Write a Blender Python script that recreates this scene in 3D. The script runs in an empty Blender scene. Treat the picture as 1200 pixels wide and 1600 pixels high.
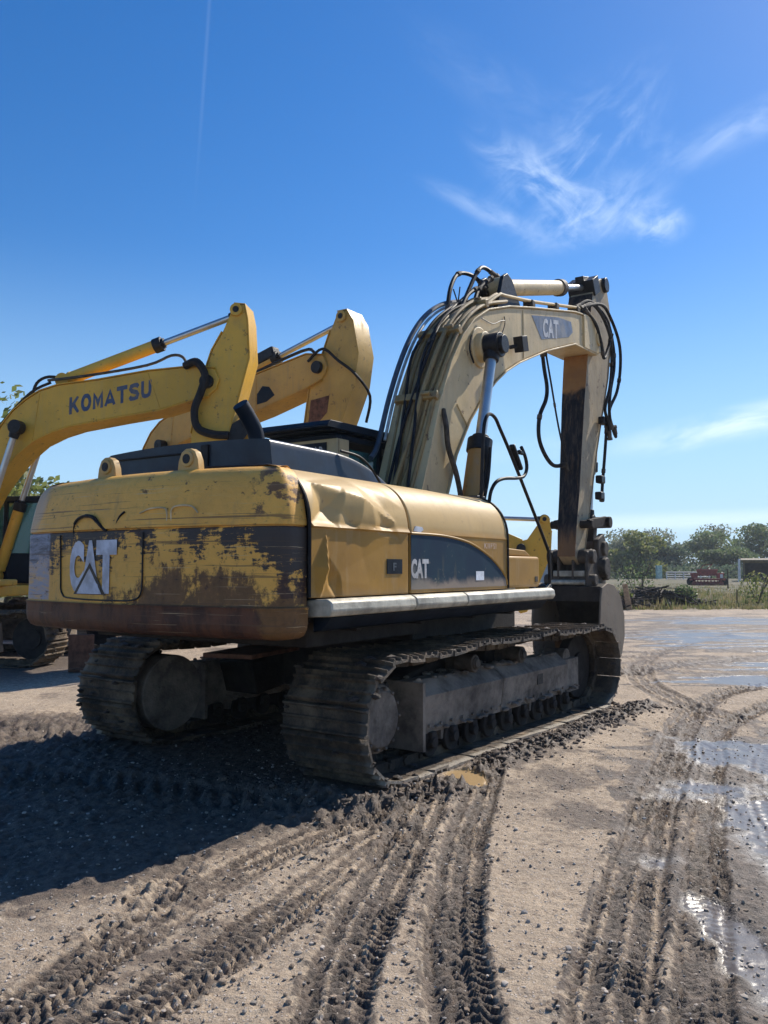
import bpy, bmesh, math, random
import numpy as np
from mathutils import Vector, Matrix
R = math.radians
random.seed(7); np.random.seed(7)
sc = bpy.context.scene
COL = sc.collection

# ------------------------------------------------------------------ camera, world, sun, exposure
EYE = 1.7
cam = bpy.data.cameras.new('camera'); camo = bpy.data.objects.new('camera', cam); COL.objects.link(camo)
camo.location = (0, 0, EYE); camo.rotation_euler = (R(90) + math.atan(88 / 1300), 0, 0)
cam.sensor_width = 36; cam.lens = 36 * 1300 / 1600; cam.clip_start = 0.05; cam.clip_end = 4000
sc.camera = camo
SUN_AZ, SUN_EL = 44.0, 42.0            # azimuth clockwise from +Y
w = bpy.data.worlds.new('World'); sc.world = w; w.use_nodes = True
sun = bpy.data.lights.new('sun', 'SUN'); suno = bpy.data.objects.new('sun', sun); COL.objects.link(suno)
sun.energy = 5.0; sun.angle = R(0.5); sun.color = (1.0, 0.93, 0.82)
sd = Vector((math.sin(R(SUN_AZ)) * math.cos(R(SUN_EL)), math.cos(R(SUN_AZ)) * math.cos(R(SUN_EL)), math.sin(R(SUN_EL))))
suno.rotation_euler = sd.to_track_quat('Z', 'Y').to_euler(); suno.location = (20, 20, 30)
sc.view_settings.view_transform = 'Standard'; sc.view_settings.look = 'None'
sc.view_settings.exposure = 0.30; sc.view_settings.gamma = 1
sc.cycles.max_bounces = 8; sc.cycles.diffuse_bounces = 4; sc.cycles.transparent_max_bounces = 12
sc.cycles.use_adaptive_sampling = True; sc.cycles.adaptive_threshold = 0.02

# ------------------------------------------------------------------ node helper
class V:
    def __init__(s, g, k): s.g = g; s.k = k
    def __add__(a, b): return a.g.m('ADD', a, b)
    def __radd__(a, b): return a.g.m('ADD', a, b)
    def __sub__(a, b): return a.g.m('SUBTRACT', a, b)
    def __rsub__(a, b): return a.g.m('SUBTRACT', b, a)
    def __mul__(a, b): return a.g.m('MULTIPLY', a, b)
    def __rmul__(a, b): return a.g.m('MULTIPLY', a, b)
    def __truediv__(a, b): return a.g.m('DIVIDE', a, b)
class G:
    def __init__(s, tree): s.t = tree; s.N = tree.nodes; s.L = tree.links
    def put(s, inp, v):
        if isinstance(v, V): s.L.new(v.k, inp)
        elif isinstance(v, (tuple, list)) and len(v) == 3 and inp.type == 'RGBA': inp.default_value = (*v, 1)
        else: inp.default_value = v
    def m(s, op, a, b=0.0, c=None, clamp=False):
        n = s.N.new('ShaderNodeMath'); n.operation = op; n.use_clamp = clamp
        s.put(n.inputs[0], a); s.put(n.inputs[1], b)
        if c is not None: s.put(n.inputs[2], c)
        return V(s, n.outputs[0])
    def mx(s, a, b): return s.m('MAXIMUM', a, b)
    def mn(s, a, b): return s.m('MINIMUM', a, b)
    def obj(s): return V(s, s.N.new('ShaderNodeTexCoord').outputs['Object'])
    def gen(s): return V(s, s.N.new('ShaderNodeTexCoord').outputs['Generated'])
    def xyz(s, v):
        n = s.N.new('ShaderNodeSeparateXYZ'); s.put(n.inputs[0], v); return [V(s, o) for o in n.outputs]
    def vec(s, x, y, z):
        n = s.N.new('ShaderNodeCombineXYZ')
        for i, q in zip(n.inputs, (x, y, z)): s.put(i, q)
        return V(s, n.outputs[0])
    def sc(s, v, k):
        n = s.N.new('ShaderNodeVectorMath'); n.operation = 'MULTIPLY'; s.put(n.inputs[0], v); n.inputs[1].default_value = k
        return V(s, n.outputs[0])
    def noise(s, v, scale, detail=4, rough=.55, dist=0.0):
        n = s.N.new('ShaderNodeTexNoise'); s.put(n.inputs['Vector'], v); n.inputs['Scale'].default_value = scale
        n.inputs['Detail'].default_value = detail; n.inputs['Roughness'].default_value = rough; n.inputs['Distortion'].default_value = dist
        return V(s, n.outputs[0])
    def vor(s, v, scale, out='Distance'):
        n = s.N.new('ShaderNodeTexVoronoi'); s.put(n.inputs['Vector'], v); n.inputs['Scale'].default_value = scale
        return V(s, n.outputs[out])
    def ss(s, v, lo, hi, a=0.0, b=1.0):
        n = s.N.new('ShaderNodeMapRange'); n.interpolation_type = 'SMOOTHSTEP'; s.put(n.inputs[0], v)
        n.inputs[1].default_value = lo; n.inputs[2].default_value = hi; n.inputs[3].default_value = a; n.inputs[4].default_value = b
        return V(s, n.outputs[0])
    def mix(s, f, a, b):
        n = s.N.new('ShaderNodeMix'); n.data_type = 'RGBA'; s.put(n.inputs[0], f)
        s.put(n.inputs[6], a); s.put(n.inputs[7], b); return V(s, n.outputs[2])
    def bump(s, h, strength, dist):
        n = s.N.new('ShaderNodeBump'); s.put(n.inputs['Height'], h); n.inputs['Strength'].default_value = strength
        n.inputs['Distance'].default_value = dist; return V(s, n.outputs[0])
    def attr(s, name):
        n = s.N.new('ShaderNodeAttribute'); n.attribute_name = name; return V(s, n.outputs['Fac'])
def new_mat(name):
    m = bpy.data.materials.new(name); m.use_nodes = True; g = G(m.node_tree)
    b = next(n for n in g.N if n.type == 'BSDF_PRINCIPLED')
    return m, g, b
def finish(g, b, col, rough, metal=0.0, normal=None, coat=0.0, spec=None):
    g.put(b.inputs['Base Color'], col); g.put(b.inputs['Roughness'], rough); g.put(b.inputs['Metallic'], metal)
    if normal is not None: g.L.new(normal.k, b.inputs['Normal'])
    if coat: b.inputs['Coat Weight'].default_value = coat; b.inputs['Coat Roughness'].default_value = .15
    if spec is not None: b.inputs['Specular IOR Level'].default_value = spec

# world: sky and thin cirrus
g = G(w.node_tree)
bgn = next(n for n in g.N if n.type == 'BACKGROUND')
sky = g.N.new('ShaderNodeTexSky'); sky.sky_type = 'NISHITA'; sky.sun_disc = False
sky.sun_elevation = R(SUN_EL); sky.sun_rotation = R(SUN_AZ); sky.air_density = 1.0; sky.dust_density = 0.15; sky.ozone_density = 2.6
hs = g.N.new('ShaderNodeHueSaturation'); hs.inputs['Saturation'].default_value = 1.36; hs.inputs['Value'].default_value = 1.14; hs.inputs['Hue'].default_value = .507
g.L.new(sky.outputs[0], hs.inputs['Color'])
d = g.gen(); dx, dy, dz = g.xyz(d)
az = g.m('ARCTAN2', dx, dy) * 57.2958; el = g.m('ARCSINE', dz) * 57.2958
def blob(a0, e0, ra, re, tilt):
    c, s_ = math.cos(R(tilt)), math.sin(R(tilt)); u = az - a0; v = el - e0
    p = (u * c + v * s_) / ra; q = (v * c - u * s_) / re
    return g.ss(g.m('SQRT', p * p + q * q), 1.0, 0.0)
def wisps(tilt, st, sc_, lo, hi, off=0.0, dist=1.2):
    c, s_ = math.cos(R(tilt)), math.sin(R(tilt))
    return g.ss(g.noise(g.vec((az * c + el * s_) * (1 / st), el * c - az * s_, off), sc_, 9, .62, dist), lo, hi)
cl = blob(11.0, 25.0, 7.5, 2.2, -34) * wisps(-34, 2.2, .34, .34, .80, 1.0, .9) * .75
cl = cl + blob(14.5, 23.0, 6.5, 2.6, 12) * wisps(24, 1.6, .42, .34, .80, 7.0, .8) * .60
cl = cl + blob(14, 26, 10, 5.5, 25) * wisps(32, 2.6, .42, .40, .85, 17.0, .7) * .50
cl = cl + blob(18.6, 22.0, 2.8, 1.7, -12) * wisps(-14, 1.3, .6, .30, .75, 3.0, .8) * .60
cl = cl + blob(7.5, 23.5, 6.5, 1.0, -24) * wisps(-24, 2.4, .5, .34, .8, 5.0, .6) * .45
cl = cl + blob(24, 26.5, 9, 1.6, 16) * wisps(16, 2.4, .5, .32, .78, 9.0, .7) * .3
cl = cl + blob(9, 30, 12, 2.5, -30) * wisps(-30, 3, .4, .35, .85, 19.0, .7) * .12
cl = cl + blob(24, 9.3, 11, 1.5, 10) * wisps(10, 3.2, .45, .26, .72, 11.0, .8) * 1.0
cl = cl + blob(12, 8.3, 9, 1.2, 6) * wisps(6, 5, .4, .35, .8, 23.0, .5) * .3
cl = cl + blob(20, 3.0, 26, .95, 1) * wisps(1, 8, .5, .25, .6, 13.0, .4) * .5
cl = cl + blob(-12.5, 33, 12, .22, 86) * .04
cl = cl * g.ss(dy, 0.0, 0.2)
cl = g.m('MINIMUM', cl, .85)
far = g.ss(el, 22.0, 0.0)
base = g.mix(far * .85, V(g, hs.outputs[0]), (3.7, 5.9, 8.3))
colr = g.mix(cl, base, (8.2, 9.6, 11.4))
g.L.new(colr.k, bgn.inputs['Color']); bgn.inputs['Strength'].default_value = 0.1

# ------------------------------------------------------------------ materials
def M_paint(name, col, dust=.35, rust=.3, rough=.42, dustcol=(.36, .29, .2), wear=1.0, fade=None):
    m, g, b = new_mat(name); p = g.obj(); x, y, z = g.xyz(p)
    n1 = g.noise(p, 1.1, 5); c = g.mix(g.ss(n1, .35, .7), col, fade or tuple(k * .78 for k in col))
    st = g.noise(g.sc(p, (7, 7, .7)), 1.6, 6, .65)
    c = g.mix(g.ss(st, .48, .75) * dust, c, dustcol)
    dn = g.noise(p, 3.0, 8, .7); c = g.mix(g.ss(dn, .5, .72) * dust * .8, c, tuple(k * .55 for k in dustcol))
    ch = g.ss(g.noise(p, 7.0, 9, .72), .66 - .06 * wear, .70 - .05 * wear)
    c = g.mix(ch * rust * 2.2, c, (.10, .05, .03))
    sp = g.ss(g.noise(g.sc(p, (1, 1, .35)), 23, 4, .7), .68, .74); c = g.mix(sp * rust * 1.5, c, (.16, .08, .04))
    ro = g.m('ADD', g.ss(st, .3, .8) * .3, rough)
    finish(g, b, c, ro, 0.0, g.bump(g.noise(p, 2.2, 3) * .8 + g.noise(p, 30, 5) * .05 + ch * -.05, .5, .03), spec=.35)
    return m
def M_simple(name, col, rough=.6, metal=0.0, var=.35, scale=6, bump=.3, bd=.01, coat=0.0, dust=0.0, dustcol=(.28, .23, .17), spec=None):
    m, g, b = new_mat(name); p = g.obj()
    n1 = g.noise(p, scale, 6, .62); c = g.mix(g.ss(n1, .3, .72), tuple(k * (1 + var) for k in col), tuple(k * (1 - var) for k in col))
    if dust: c = g.mix(g.ss(g.noise(p, 2.3, 8, .7), .42, .68) * dust, c, dustcol)
    finish(g, b, c, g.m('ADD', n1 * .25, rough - .12), metal, g.bump(g.noise(p, scale * 5, 5, .65), bump, bd), coat, spec)
    return m
YEL = M_paint('worn_yellow_paint', (.56, .35, .11), .45, .3)
BOOMY = M_paint('dusty_beige_yellow_paint', (.62, .47, .25), .5, .35, dustcol=(.42, .35, .24))
STICKM = M_paint('dusty_grey_yellow_paint', (.40, .31, .19), .85, .5, .55, dustcol=(.27, .23, .18))
KYEL = M_paint('bright_yellow_paint', (.72, .41, .05), .28, .3, .38, dustcol=(.45, .33, .15))
CYEL = M_paint('faded_yellow_paint', (.60, .36, .08), .3, .3, .4, dustcol=(.34, .26, .15))
NAVY = M_simple('dark_navy_paint', (.006, .012, .022), .5, 0, .3, 4, .15, .01, 0, .05, (.12, .12, .12), spec=.14)
NAVYH = M_simple('scuffed_navy_hood_paint', (.014, .022, .036), .36, 0, .35, 3, .2, .01, 0, .18, (.07, .08, .095), spec=.28)
BLACK = M_simple('black_rubber', (.012, .012, .014), .55, 0, .3, 10, .2, .005, 0, .25, (.06, .052, .042), spec=.2)
GREASE = M_simple('greasy_black_steel', (.012, .012, .014), .42, 0, .4, 14, .6, .01, spec=.25)
STEEL = M_simple('dirty_steel', (.055, .045, .036), .68, 0, .5, 9, .6, .012, 0, .5, (.17, .13, .095), spec=.3)
DARKST = M_simple('dark_undercarriage_steel', (.022, .018, .016), .75, .0, .4, 8, .5, .012, 0, .35, (.07, .055, .04), spec=.25)
BEAMM = M_simple('muddy_track_frame_steel', (.15, .12, .095), .8, 0, .5, 5, .7, .018, 0, .7, (.38, .31, .24), spec=.3)
SHOE = M_simple('muddy_track_shoe_steel', (.06, .042, .027), .72, .0, .6, 5, 1.0, .03, 0, .8, (.22, .155, .095), spec=.3)
CHROME = M_simple('hydraulic_rod_chrome', (.50, .50, .50), .38, .9, .12, 4, .05, .002)
def M_shoe():
    m, g, b = new_mat('muddy_shoe_steel_with_sunlit_ends'); p = g.obj(); x, y, z = g.xyz(p); ya = g.m('ABSOLUTE', y)
    n1 = g.noise(p, 5, 8, .7); c = g.mix(g.ss(n1, .35, .65), (.075, .052, .034), (.026, .020, .015))
    c = g.mix(g.ss(g.noise(p, 2.3, 8, .72), .42, .66) * .85, c, (.22, .155, .095))
    e = g.ss(ya + (n1 - .5) * .16, 1.67, 1.73) * g.ss(z, .25, .10, .25, 1.0); c = g.mix(e * .7, c, (.42, .37, .30))  # pale outer ends paint the sunlit shoe tips into the colour
    finish(g, b, c, g.m('SUBTRACT', .78, e * .25), 0, g.bump(g.noise(p, 24, 7, .7) + n1, .9, .025), spec=.35); return m
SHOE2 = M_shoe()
MUDM = M_simple('wet_dark_mud', (.05, .037, .029), .72, 0, .45, 14, .9, .02)
CLODM = M_simple('mud_clod', (.28, .21, .15), .85, 0, .5, 20, .8, .01)
SOILC = M_simple('brown_soil_clod', (.24, .18, .13), .85, 0, .5, 20, .8, .01)
PEBM = M_simple('pebble_stone', (.36, .31, .26), .8, 0, .5, 3, .4, .005)
WHITE = M_simple('worn_white_lettering', (.52, .52, .53), .5, 0, .25, 12, .1, .002, 0, .55, (.22, .17, .12))
WHITEC = M_simple('scuffed_white_logo', (.50, .52, .60), .5, 0, .25, 9, .1, .002, 0, .55, (.24, .18, .12))
BLUEL = M_simple('dark_blue_lettering', (.025, .05, .12), .45, 0, .3, 16, .1, .002, 0, .25, (.4, .27, .08))
GREYDEC = M_simple('grey_blue_faded_decal', (.10, .13, .19), .5, 0, .3, 5, .1, .002, 0, .7, (.32, .28, .22))
RUST = M_simple('rusty_steel', (.13, .055, .03), .8, 0, .5, 8, .6, .01)
LEDGE = M_simple('scraped_pale_ledge_metal', (.46, .42, .33), .45, .15, .4, 5, .5, .008, 0, .5, (.16, .14, .11))
REDP = M_simple('faded_red_paint', (.30, .05, .035), .6, 0, .4, 5, .4, .01, 0, .4, (.2, .1, .07))
WOOD = M_simple('weathered_wood', (.36, .24, .14), .85, 0, .4, 8, .6, .01)
BRUSH = M_simple('dead_brush', (.07, .052, .038), .9, 0, .5, 6, .4, .01)
CONT = M_simple('grey_container_metal', (.42, .45, .47), .5, .1, .2, 3, .2, .01)
PALE = M_simple('pale_painted_pipe', (.72, .66, .62), .6, 0, .2, 4, .1, .01)
SHED = M_simple('brown_shed_metal', (.13, .095, .04), .7, 0, .4, 3, .3, .01)
SHEDR = M_simple('red_brown_shed_wall', (.25, .11, .06), .7, 0, .4, 3, .3, .01)
SHADEI = M_simple('shed_interior_shade', (.05, .05, .055), .8, 0, .3, 3, .1, .01)  # dark colour paints in the shade inside the open shed
BARK = M_simple('tree_bark', (.11, .085, .065), .9, 0, .4, 6, .6, .02)
RED = M_simple('red_lens', (.4, .03, .02), .3, 0, .1, 5, .1, .005)
def M_stickrear():
    m, g, b = new_mat('oily_streaked_stick_paint'); p = g.obj(); x, y, z = g.xyz(p)
    base = g.mix(g.ss(g.noise(p, 3, 6), .3, .7), (.40, .20, .07), (.30, .15, .06))
    st = g.noise(g.sc(p, (9, 9, .5)), 1.4, 7, .7)
    oil = g.mx(g.ss(z + g.noise(p, 5, 4) * .25, 5.02, 4.92) * g.ss(z + st * .8, 2.5, 2.75), g.ss(z, 5.5, 5.75))
    c = g.mix(g.mn(oil, g.ss(st, .74, .5, .72, 1.0)), base, g.mix(g.ss(g.noise(g.sc(p, (14, 14, 1)), 1.2, 8, .75), .45, .62), (.012, .013, .016), (.06, .045, .038)))
    c = g.mix(g.ss(z + st * .5, 2.75, 2.5) * .5, c, (.15, .09, .06))
    finish(g, b, c, g.m('SUBTRACT', .65, oil * .15), 0, g.bump(st + g.noise(p, 20, 5) * .3, .9, .03), spec=.15); return m
STICKR = M_stickrear()
def M_cw():
    m, g, b = new_mat('scraped_counterweight_paint'); p = g.obj(); x, y, z = g.xyz(p)
    hs_ = g.noise(g.sc(p, (2, 1.6, 9)), 2.4, 10, .74, .6)           # horizontal scrape streaks
    br = g.noise(p, 1.7, 8, .66, .5); fine = g.noise(p, 11, 10, .76)
    vs_ = g.noise(g.sc(p, (2, 3, 1.2)), 2.0, 8, .7)
    c = g.mix(g.ss(br, .3, .7), (.86, .46, .09), (.68, .355, .075))
    c = g.mix(g.ss(hs_, .5, .68) * .35, c, (.80, .52, .17)); c = g.mix(g.ss(fine, .52, .66) * .35, c, (.42, .24, .07)); c = g.mix(g.ss(vs_, .55, .7) * .35, c, (.34, .22, .10))
    # navy band with paint scraped off, thick at its top edge and at both ends
    band = g.ss(z, 1.435, 1.445) * g.ss(z, 2.0, 1.99)
    ends = g.ss(y, -1.15, -1.42) * .8 + g.ss(y, -.12, .2) * .20 + g.ss(y, -.45, -.8) * .10
    amt = (z - 1.87) * 2.2 + (br - .5) * 2.0 + (hs_ - .5) * 2.6 + (vs_ - .5) * 2.0 + (fine - .5) * 1.2 + ends
    nav = g.ss(amt + (g.noise(p, 34, 4, .7) - .5) * .35, .08, .26) * band
    c = g.mix(nav * .95, c, (.016, .024, .036))
    # left corner: silver-blue sheen of a reflection, painted into the colour
    c = g.mix(band * g.ss(y, .98, 1.02) * g.ss(hs_, .75, .35), c, (.30, .32, .40))
    # brown dirt low and to the right
    dirt = (1.60 - z) * 2.6 + g.ss(y, .40, -.6) * .50 + (br - .5) * 2.6 + (vs_ - .5) * 2.2 + (fine - .5) * 1.8 - .26
    dirt = g.ss(dirt + (g.noise(p, 30, 4, .7) - .5) * .3, .0, .36) * g.ss(z, 1.98, 1.85) * g.ss(y, .55, .1)
    c = g.mix(dirt * .86, c, g.mix(g.ss(fine, .35, .65), (.11, .052, .034), (.05, .026, .022)))
    sk = g.ss(z, 1.432, 1.425)
    c = g.mix(sk * g.ss(fine + br * .9 + g.ss(y, -1.35, -1.2) * .5, .95, 1.25), c, g.mix(g.ss(vs_, .4, .62), (.13, .055, .03), (.055, .027, .02)))
    # chips and scars on the upper cap
    ch = g.ss(g.noise(g.sc(p, (1.5, 1.5, 2.5)), 5.0, 10, .75), .60, .63)
    c = g.mix(ch * .8, c, (.09, .05, .035))
    cor = g.ss(y + fine * .25 + z * .0, -1.0, -1.12) * g.ss(g.noise(g.sc(p, (2, 2, 3)), 3.1, 8, .7), .50, .56) * g.ss(z, 2.02, 2.1)
    c = g.mix(cor * .85, c, (.08, .045, .04))
    sil = g.ss(y + (br - .5) * .5, 1.12, 1.3) * g.ss(z, 2.0, 2.02) * .5; c = g.mix(sil, c, (.42, .40, .40))
    line = g.ss(g.noise(g.sc(p, (1, .30, 26)), 1.7, 6, .62), .60, .63); c = g.mix(line * .7, c, (.12, .07, .04)); l2 = g.ss(g.noise(g.sc(p, (1, .5, 40)), 2.3, 4, .6), .64, .67); c = g.mix(l2 * .6, c, (.60, .45, .26))
    finish(g, b, c, g.m('ADD', hs_ * .25, .42), 0, g.bump(br * .6 + hs_ * .14 + fine * .16 + ch * -.12 + nav * .02, .7, .035), spec=.3)
    return m
CW = M_cw()
def M_panel():
    m, g, b = new_mat('dented_panel_paint'); p = g.obj(); x, y, z = g.xyz(p)
    n = g.noise(p, 1.6, 6); st = g.noise(g.sc(p, (5, 5, .8)), 2, 6, .6)
    c = g.mix(g.ss(n, .3, .7), (.42, .225, .04), (.31, .165, .034))
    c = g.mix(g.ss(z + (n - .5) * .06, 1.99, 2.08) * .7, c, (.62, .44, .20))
    c = g.mix(g.ss(st, .5, .7) * .35, c, (.42, .29, .14))
    c = g.mix(g.ss(g.noise(p, 12, 8, .7), .63, .68) * .6, c, (.2, .12, .06))
    c = g.mix(g.ss(z + st * .12, 1.62, 1.52) * .5, c, (.2, .15, .1))
    finish(g, b, c, g.m('ADD', st * .25, .36), 0, g.bump(n * .6 + g.noise(p, 5, 3) * .15 + g.noise(p, 50, 3) * .01, .45, .03), spec=.22); return m
PANEL = M_panel()
def M_arch():
    m, g, b = new_mat('navy_arch_decal'); p = g.obj(); x, y, z = g.xyz(p)
    n = g.noise(p, 3.3, 8, .66, .4); f = g.noise(g.sc(p, (1, 1, 1.6)), 8, 9, .7)
    c = g.mix(g.ss(n, .3, .7), (.012, .03, .06), (.02, .05, .075))
    c = g.mix(g.ss(f, .58, .66) * .6 * g.ss(n, .45, .6), c, (.30, .27, .19)); lf = g.ss(g.noise(g.sc(p, (6, 1, 1)), 1.7, 5, .6), .60, .63) * g.ss(z, 1.86, 1.75); c = g.mix(lf * .12, c, (.25, .21, .10))
    c = g.mix(g.ss(z + (n - .5) * .22, 1.63, 1.54), c, (.30, .24, .19))
    c = g.mix(g.ss(x + (z - 1.5) * 1.5 + (n - .5) * .5, -1.25, -1.5) * .75, c, (.22, .20, .17))
    finish(g, b, c, g.m('ADD', n * .3, .42), 0, g.bump(f, .2, .004), spec=.12); return m
ARCH = M_arch()
def M_glass(name='dirty_cab_glass', tint=(.55, .8, .78)):
    m, g, b = new_mat(name); p = g.obj(); n = g.noise(p, 4, 6)
    finish(g, b, g.mix(g.ss(n, .4, .8) * .3, (.03, .17, .17), (.2, .26, .24)), g.m('ADD', n * .1, .03), 0)
    b.inputs['Alpha'].default_value = .72; b.inputs['Specular IOR Level'].default_value = .8
    return m
GLASS = M_glass()
def M_leaf(name, c1, c2, c3):
    m, g, b = new_mat(name); p = g.obj()
    n = g.noise(p, 1.1, 5); f = g.vor(p, 2.7, 'Color'); fx = g.xyz(f)[0]
    c = g.mix(g.ss(n, .35, .65), c1, c2); c = g.mix(g.ss(fx, .55, .95), c, c3)
    finish(g, b, c, .6)
    tr = g.N.new('ShaderNodeBsdfTranslucent'); g.put(tr.inputs[0], c)
    mx = g.N.new('ShaderNodeMixShader'); mx.inputs[0].default_value = .5
    out = next(n_ for n_ in g.N if n_.type == 'OUTPUT_MATERIAL')
    g.L.new(b.outputs[0], mx.inputs[1]); g.L.new(tr.outputs[0], mx.inputs[2]); g.L.new(mx.outputs[0], out.inputs[0]); return m
LEAF = [M_leaf('green_leaves', (.10, .15, .06), (.14, .19, .075), (.21, .23, .11)),
        M_leaf('grey_green_leaves', (.15, .18, .11), (.20, .22, .14), (.27, .27, .18)),
        M_leaf('yellow_green_leaves', (.14, .18, .05), (.20, .22, .065), (.26, .25, .09)),
        M_leaf('dark_green_leaves', (.065, .10, .06), (.095, .135, .08), (.14, .17, .10))]
GRASSM = M_leaf('dry_and_green_grass', (.24, .20, .10), (.13, .16, .05), (.34, .27, .15))

# ------------------------------------------------------------------ mesh helpers
class MB:
    def __init__(s): s.v = []; s.f = []; s.mi = []; s.k = 0
    def add(s, vs, fs):
        o = len(s.v); s.v += [tuple(q) for q in vs]; s.f += [tuple(i + o for i in f) for f in fs]; s.mi += [s.k] * len(fs)
    def box(s, c, sz, rot=None, taper=1.0):
        hx, hy, hz = sz[0] / 2, sz[1] / 2, sz[2] / 2; M = rot if rot is not None else Matrix.Identity(3); c = Vector(c)
        vs = [c + M @ Vector((a * hx * (taper if e > 0 else 1), b_ * hy * (taper if e > 0 else 1), e * hz)) for e in (-1, 1) for a, b_ in ((-1, -1), (1, -1), (1, 1), (-1, 1))]
        s.add(vs, [(3, 2, 1, 0), (4, 5, 6, 7), (0, 1, 5, 4), (1, 2, 6, 5), (2, 3, 7, 6), (3, 0, 4, 7)]); return s
    def bx(s, x0, x1, y0, y1, z0, z1): return s.box(((x0 + x1) / 2, (y0 + y1) / 2, (z0 + z1) / 2), (x1 - x0, y1 - y0, z1 - z0))
    def prism(s, poly, y0, y1, ax='y', inset=0):   # poly in (x,z) extruded over y (or (y,z) over x, or (x,y) over z)
        n = len(poly); a = sum(poly[i][0] * poly[(i + 1) % n][1] - poly[(i + 1) % n][0] * poly[i][1] for i in range(n))
        if a < 0: poly = poly[::-1]
        f = {'y': lambda p, t: (p[0], t, p[1]), 'x': lambda p, t: (t, p[0], p[1]), 'z': lambda p, t: (p[0], p[1], t)}[ax]
        vs = [f(p, y0) for p in poly] + [f(p, y1) for p in poly]
        fs = [tuple(range(n)), tuple(range(2 * n - 1, n - 1, -1))] + [(i + n, (i + 1) % n + n, (i + 1) % n, i) for i in range(n)]
        if ax != 'y': fs = [q[::-1] for q in fs]
        s.add(vs, fs); return s
    def cyl(s, p0, p1, r0, r1=None, n=16, caps=True):
        r1 = r0 if r1 is None else r1; p0 = Vector(p0); p1 = Vector(p1); q = (p1 - p0).to_track_quat('Z', 'Y')
        vs = [p + q @ Vector((r * math.cos(2 * math.pi * i / n), r * math.sin(2 * math.pi * i / n), 0)) for p, r in ((p0, r0), (p1, r1)) for i in range(n)]
        fs = [(i, (i + 1) % n, (i + 1) % n + n, i + n) for i in range(n)]
        if caps: fs += [tuple(range(n - 1, -1, -1)), tuple(range(n, 2 * n))]
        s.add(vs, fs); return s
    def tube(s, pts, r, n=8, smooth=0):
        pts = [Vector(p) for p in (catmull(pts, smooth) if smooth else pts)]
        m = len(pts); vs = []; up = None
        for i, p in enumerate(pts):
            t = (pts[min(i + 1, m - 1)] - pts[max(i - 1, 0)]).normalized()
            if up is None: up = t.orthogonal().normalized()
            up = (up - t * up.dot(t)).normalized(); b_ = t.cross(up); rr = r[i * (len(r) - 1) // max(1, m - 1)] if isinstance(r, (list, tuple)) else r
            vs += [p + (up * math.cos(2 * math.pi * k / n) + b_ * math.sin(2 * math.pi * k / n)) * rr for k in range(n)]
        fs = [(i * n + k, i * n + (k + 1) % n, (i + 1) * n + (k + 1) % n, (i + 1) * n + k) for i in range(m - 1) for k in range(n)]
        fs += [tuple(range(n - 1, -1, -1)), tuple(range((m - 1) * n, m * n))]
        s.add(vs, fs); return s
    def grid(s, fn, nu, nv, close=False):
        vs = [fn(i / nu, j / nv) for j in range(nv + 1) for i in range(nu + 1)]
        s.add(vs, [(j * (nu + 1) + i, j * (nu + 1) + i + 1, (j + 1) * (nu + 1) + i + 1, (j + 1) * (nu + 1) + i) for j in range(nv) for i in range(nu)]); return s
    def build(s, name, mats, parent=None, bevel=0.0, smooth=35, seg=2):
        me = bpy.data.meshes.new(name); me.from_pydata(s.v, [], s.f); me.update()
        mats = mats if isinstance(mats, (list, tuple)) else [mats]
        for m in mats: me.materials.append(m)
        if len(mats) > 1: me.polygons.foreach_set('material_index', s.mi)
        me.polygons.foreach_set('use_smooth', [True] * len(me.polygons)); me.set_sharp_from_angle(angle=R(smooth))
        o = bpy.data.objects.new(name, me); COL.objects.link(o); o.parent = parent
        if bevel:
            b_ = o.modifiers.new('bevel', 'BEVEL'); b_.width = bevel; b_.segments = seg; b_.limit_method = 'ANGLE'; b_.angle_limit = R(32)
            b_.harden_normals = False
        return o
def catmull(P, k=6):
    P = [Vector(p) for p in P]; out = []
    for i in range(len(P) - 1):
        a, b_, c, d_ = P[max(i - 1, 0)], P[i], P[i + 1], P[min(i + 2, len(P) - 1)]
        for j in range(k):
            t = j / k; out.append(.5 * ((2 * b_) + (c - a) * t + (2 * a - 5 * b_ + 4 * c - d_) * t * t + (3 * b_ - a - 3 * c + d_) * t ** 3))
    out.append(P[-1]); return out
def root(name, label, cat, loc, heading=90, group=None):     # heading: degrees clockwise from +Y of local +X
    o = bpy.data.objects.new(name, None); COL.objects.link(o); o.location = loc; o.rotation_euler = (0, 0, R(90 - heading))
    o.empty_display_size = .3; o['label'] = label; o['category'] = cat
    if group: o['group'] = group
    return o
def tag(o, label=None, cat=None, group=None, kind=None):
    if label: o['label'] = label
    if cat: o['category'] = cat
    if group: o['group'] = group
    if kind: o['kind'] = kind
    return o
def text_mesh(body, bold=.03):
    cu = bpy.data.curves.new('t', 'FONT'); cu.body = body; cu.size = 1; cu.offset = bold; cu.resolution_u = 4; cu.space_character = 1.16
    o = bpy.data.objects.new('t', cu); COL.objects.link(o)
    dg = bpy.context.evaluated_depsgraph_get(); me = bpy.data.meshes.new_from_object(o.evaluated_get(dg))
    vs = np.array([v.co[:] for v in me.vertices]); fs = [tuple(p.vertices) for p in me.polygons]
    bpy.data.objects.remove(o); bpy.data.curves.remove(cu); bpy.data.meshes.remove(me)
    vs[:, :2] -= vs[:, :2].min(0); vs[:, :2] /= vs[:, :2].max(0)
    return vs[:, :2], fs
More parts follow.
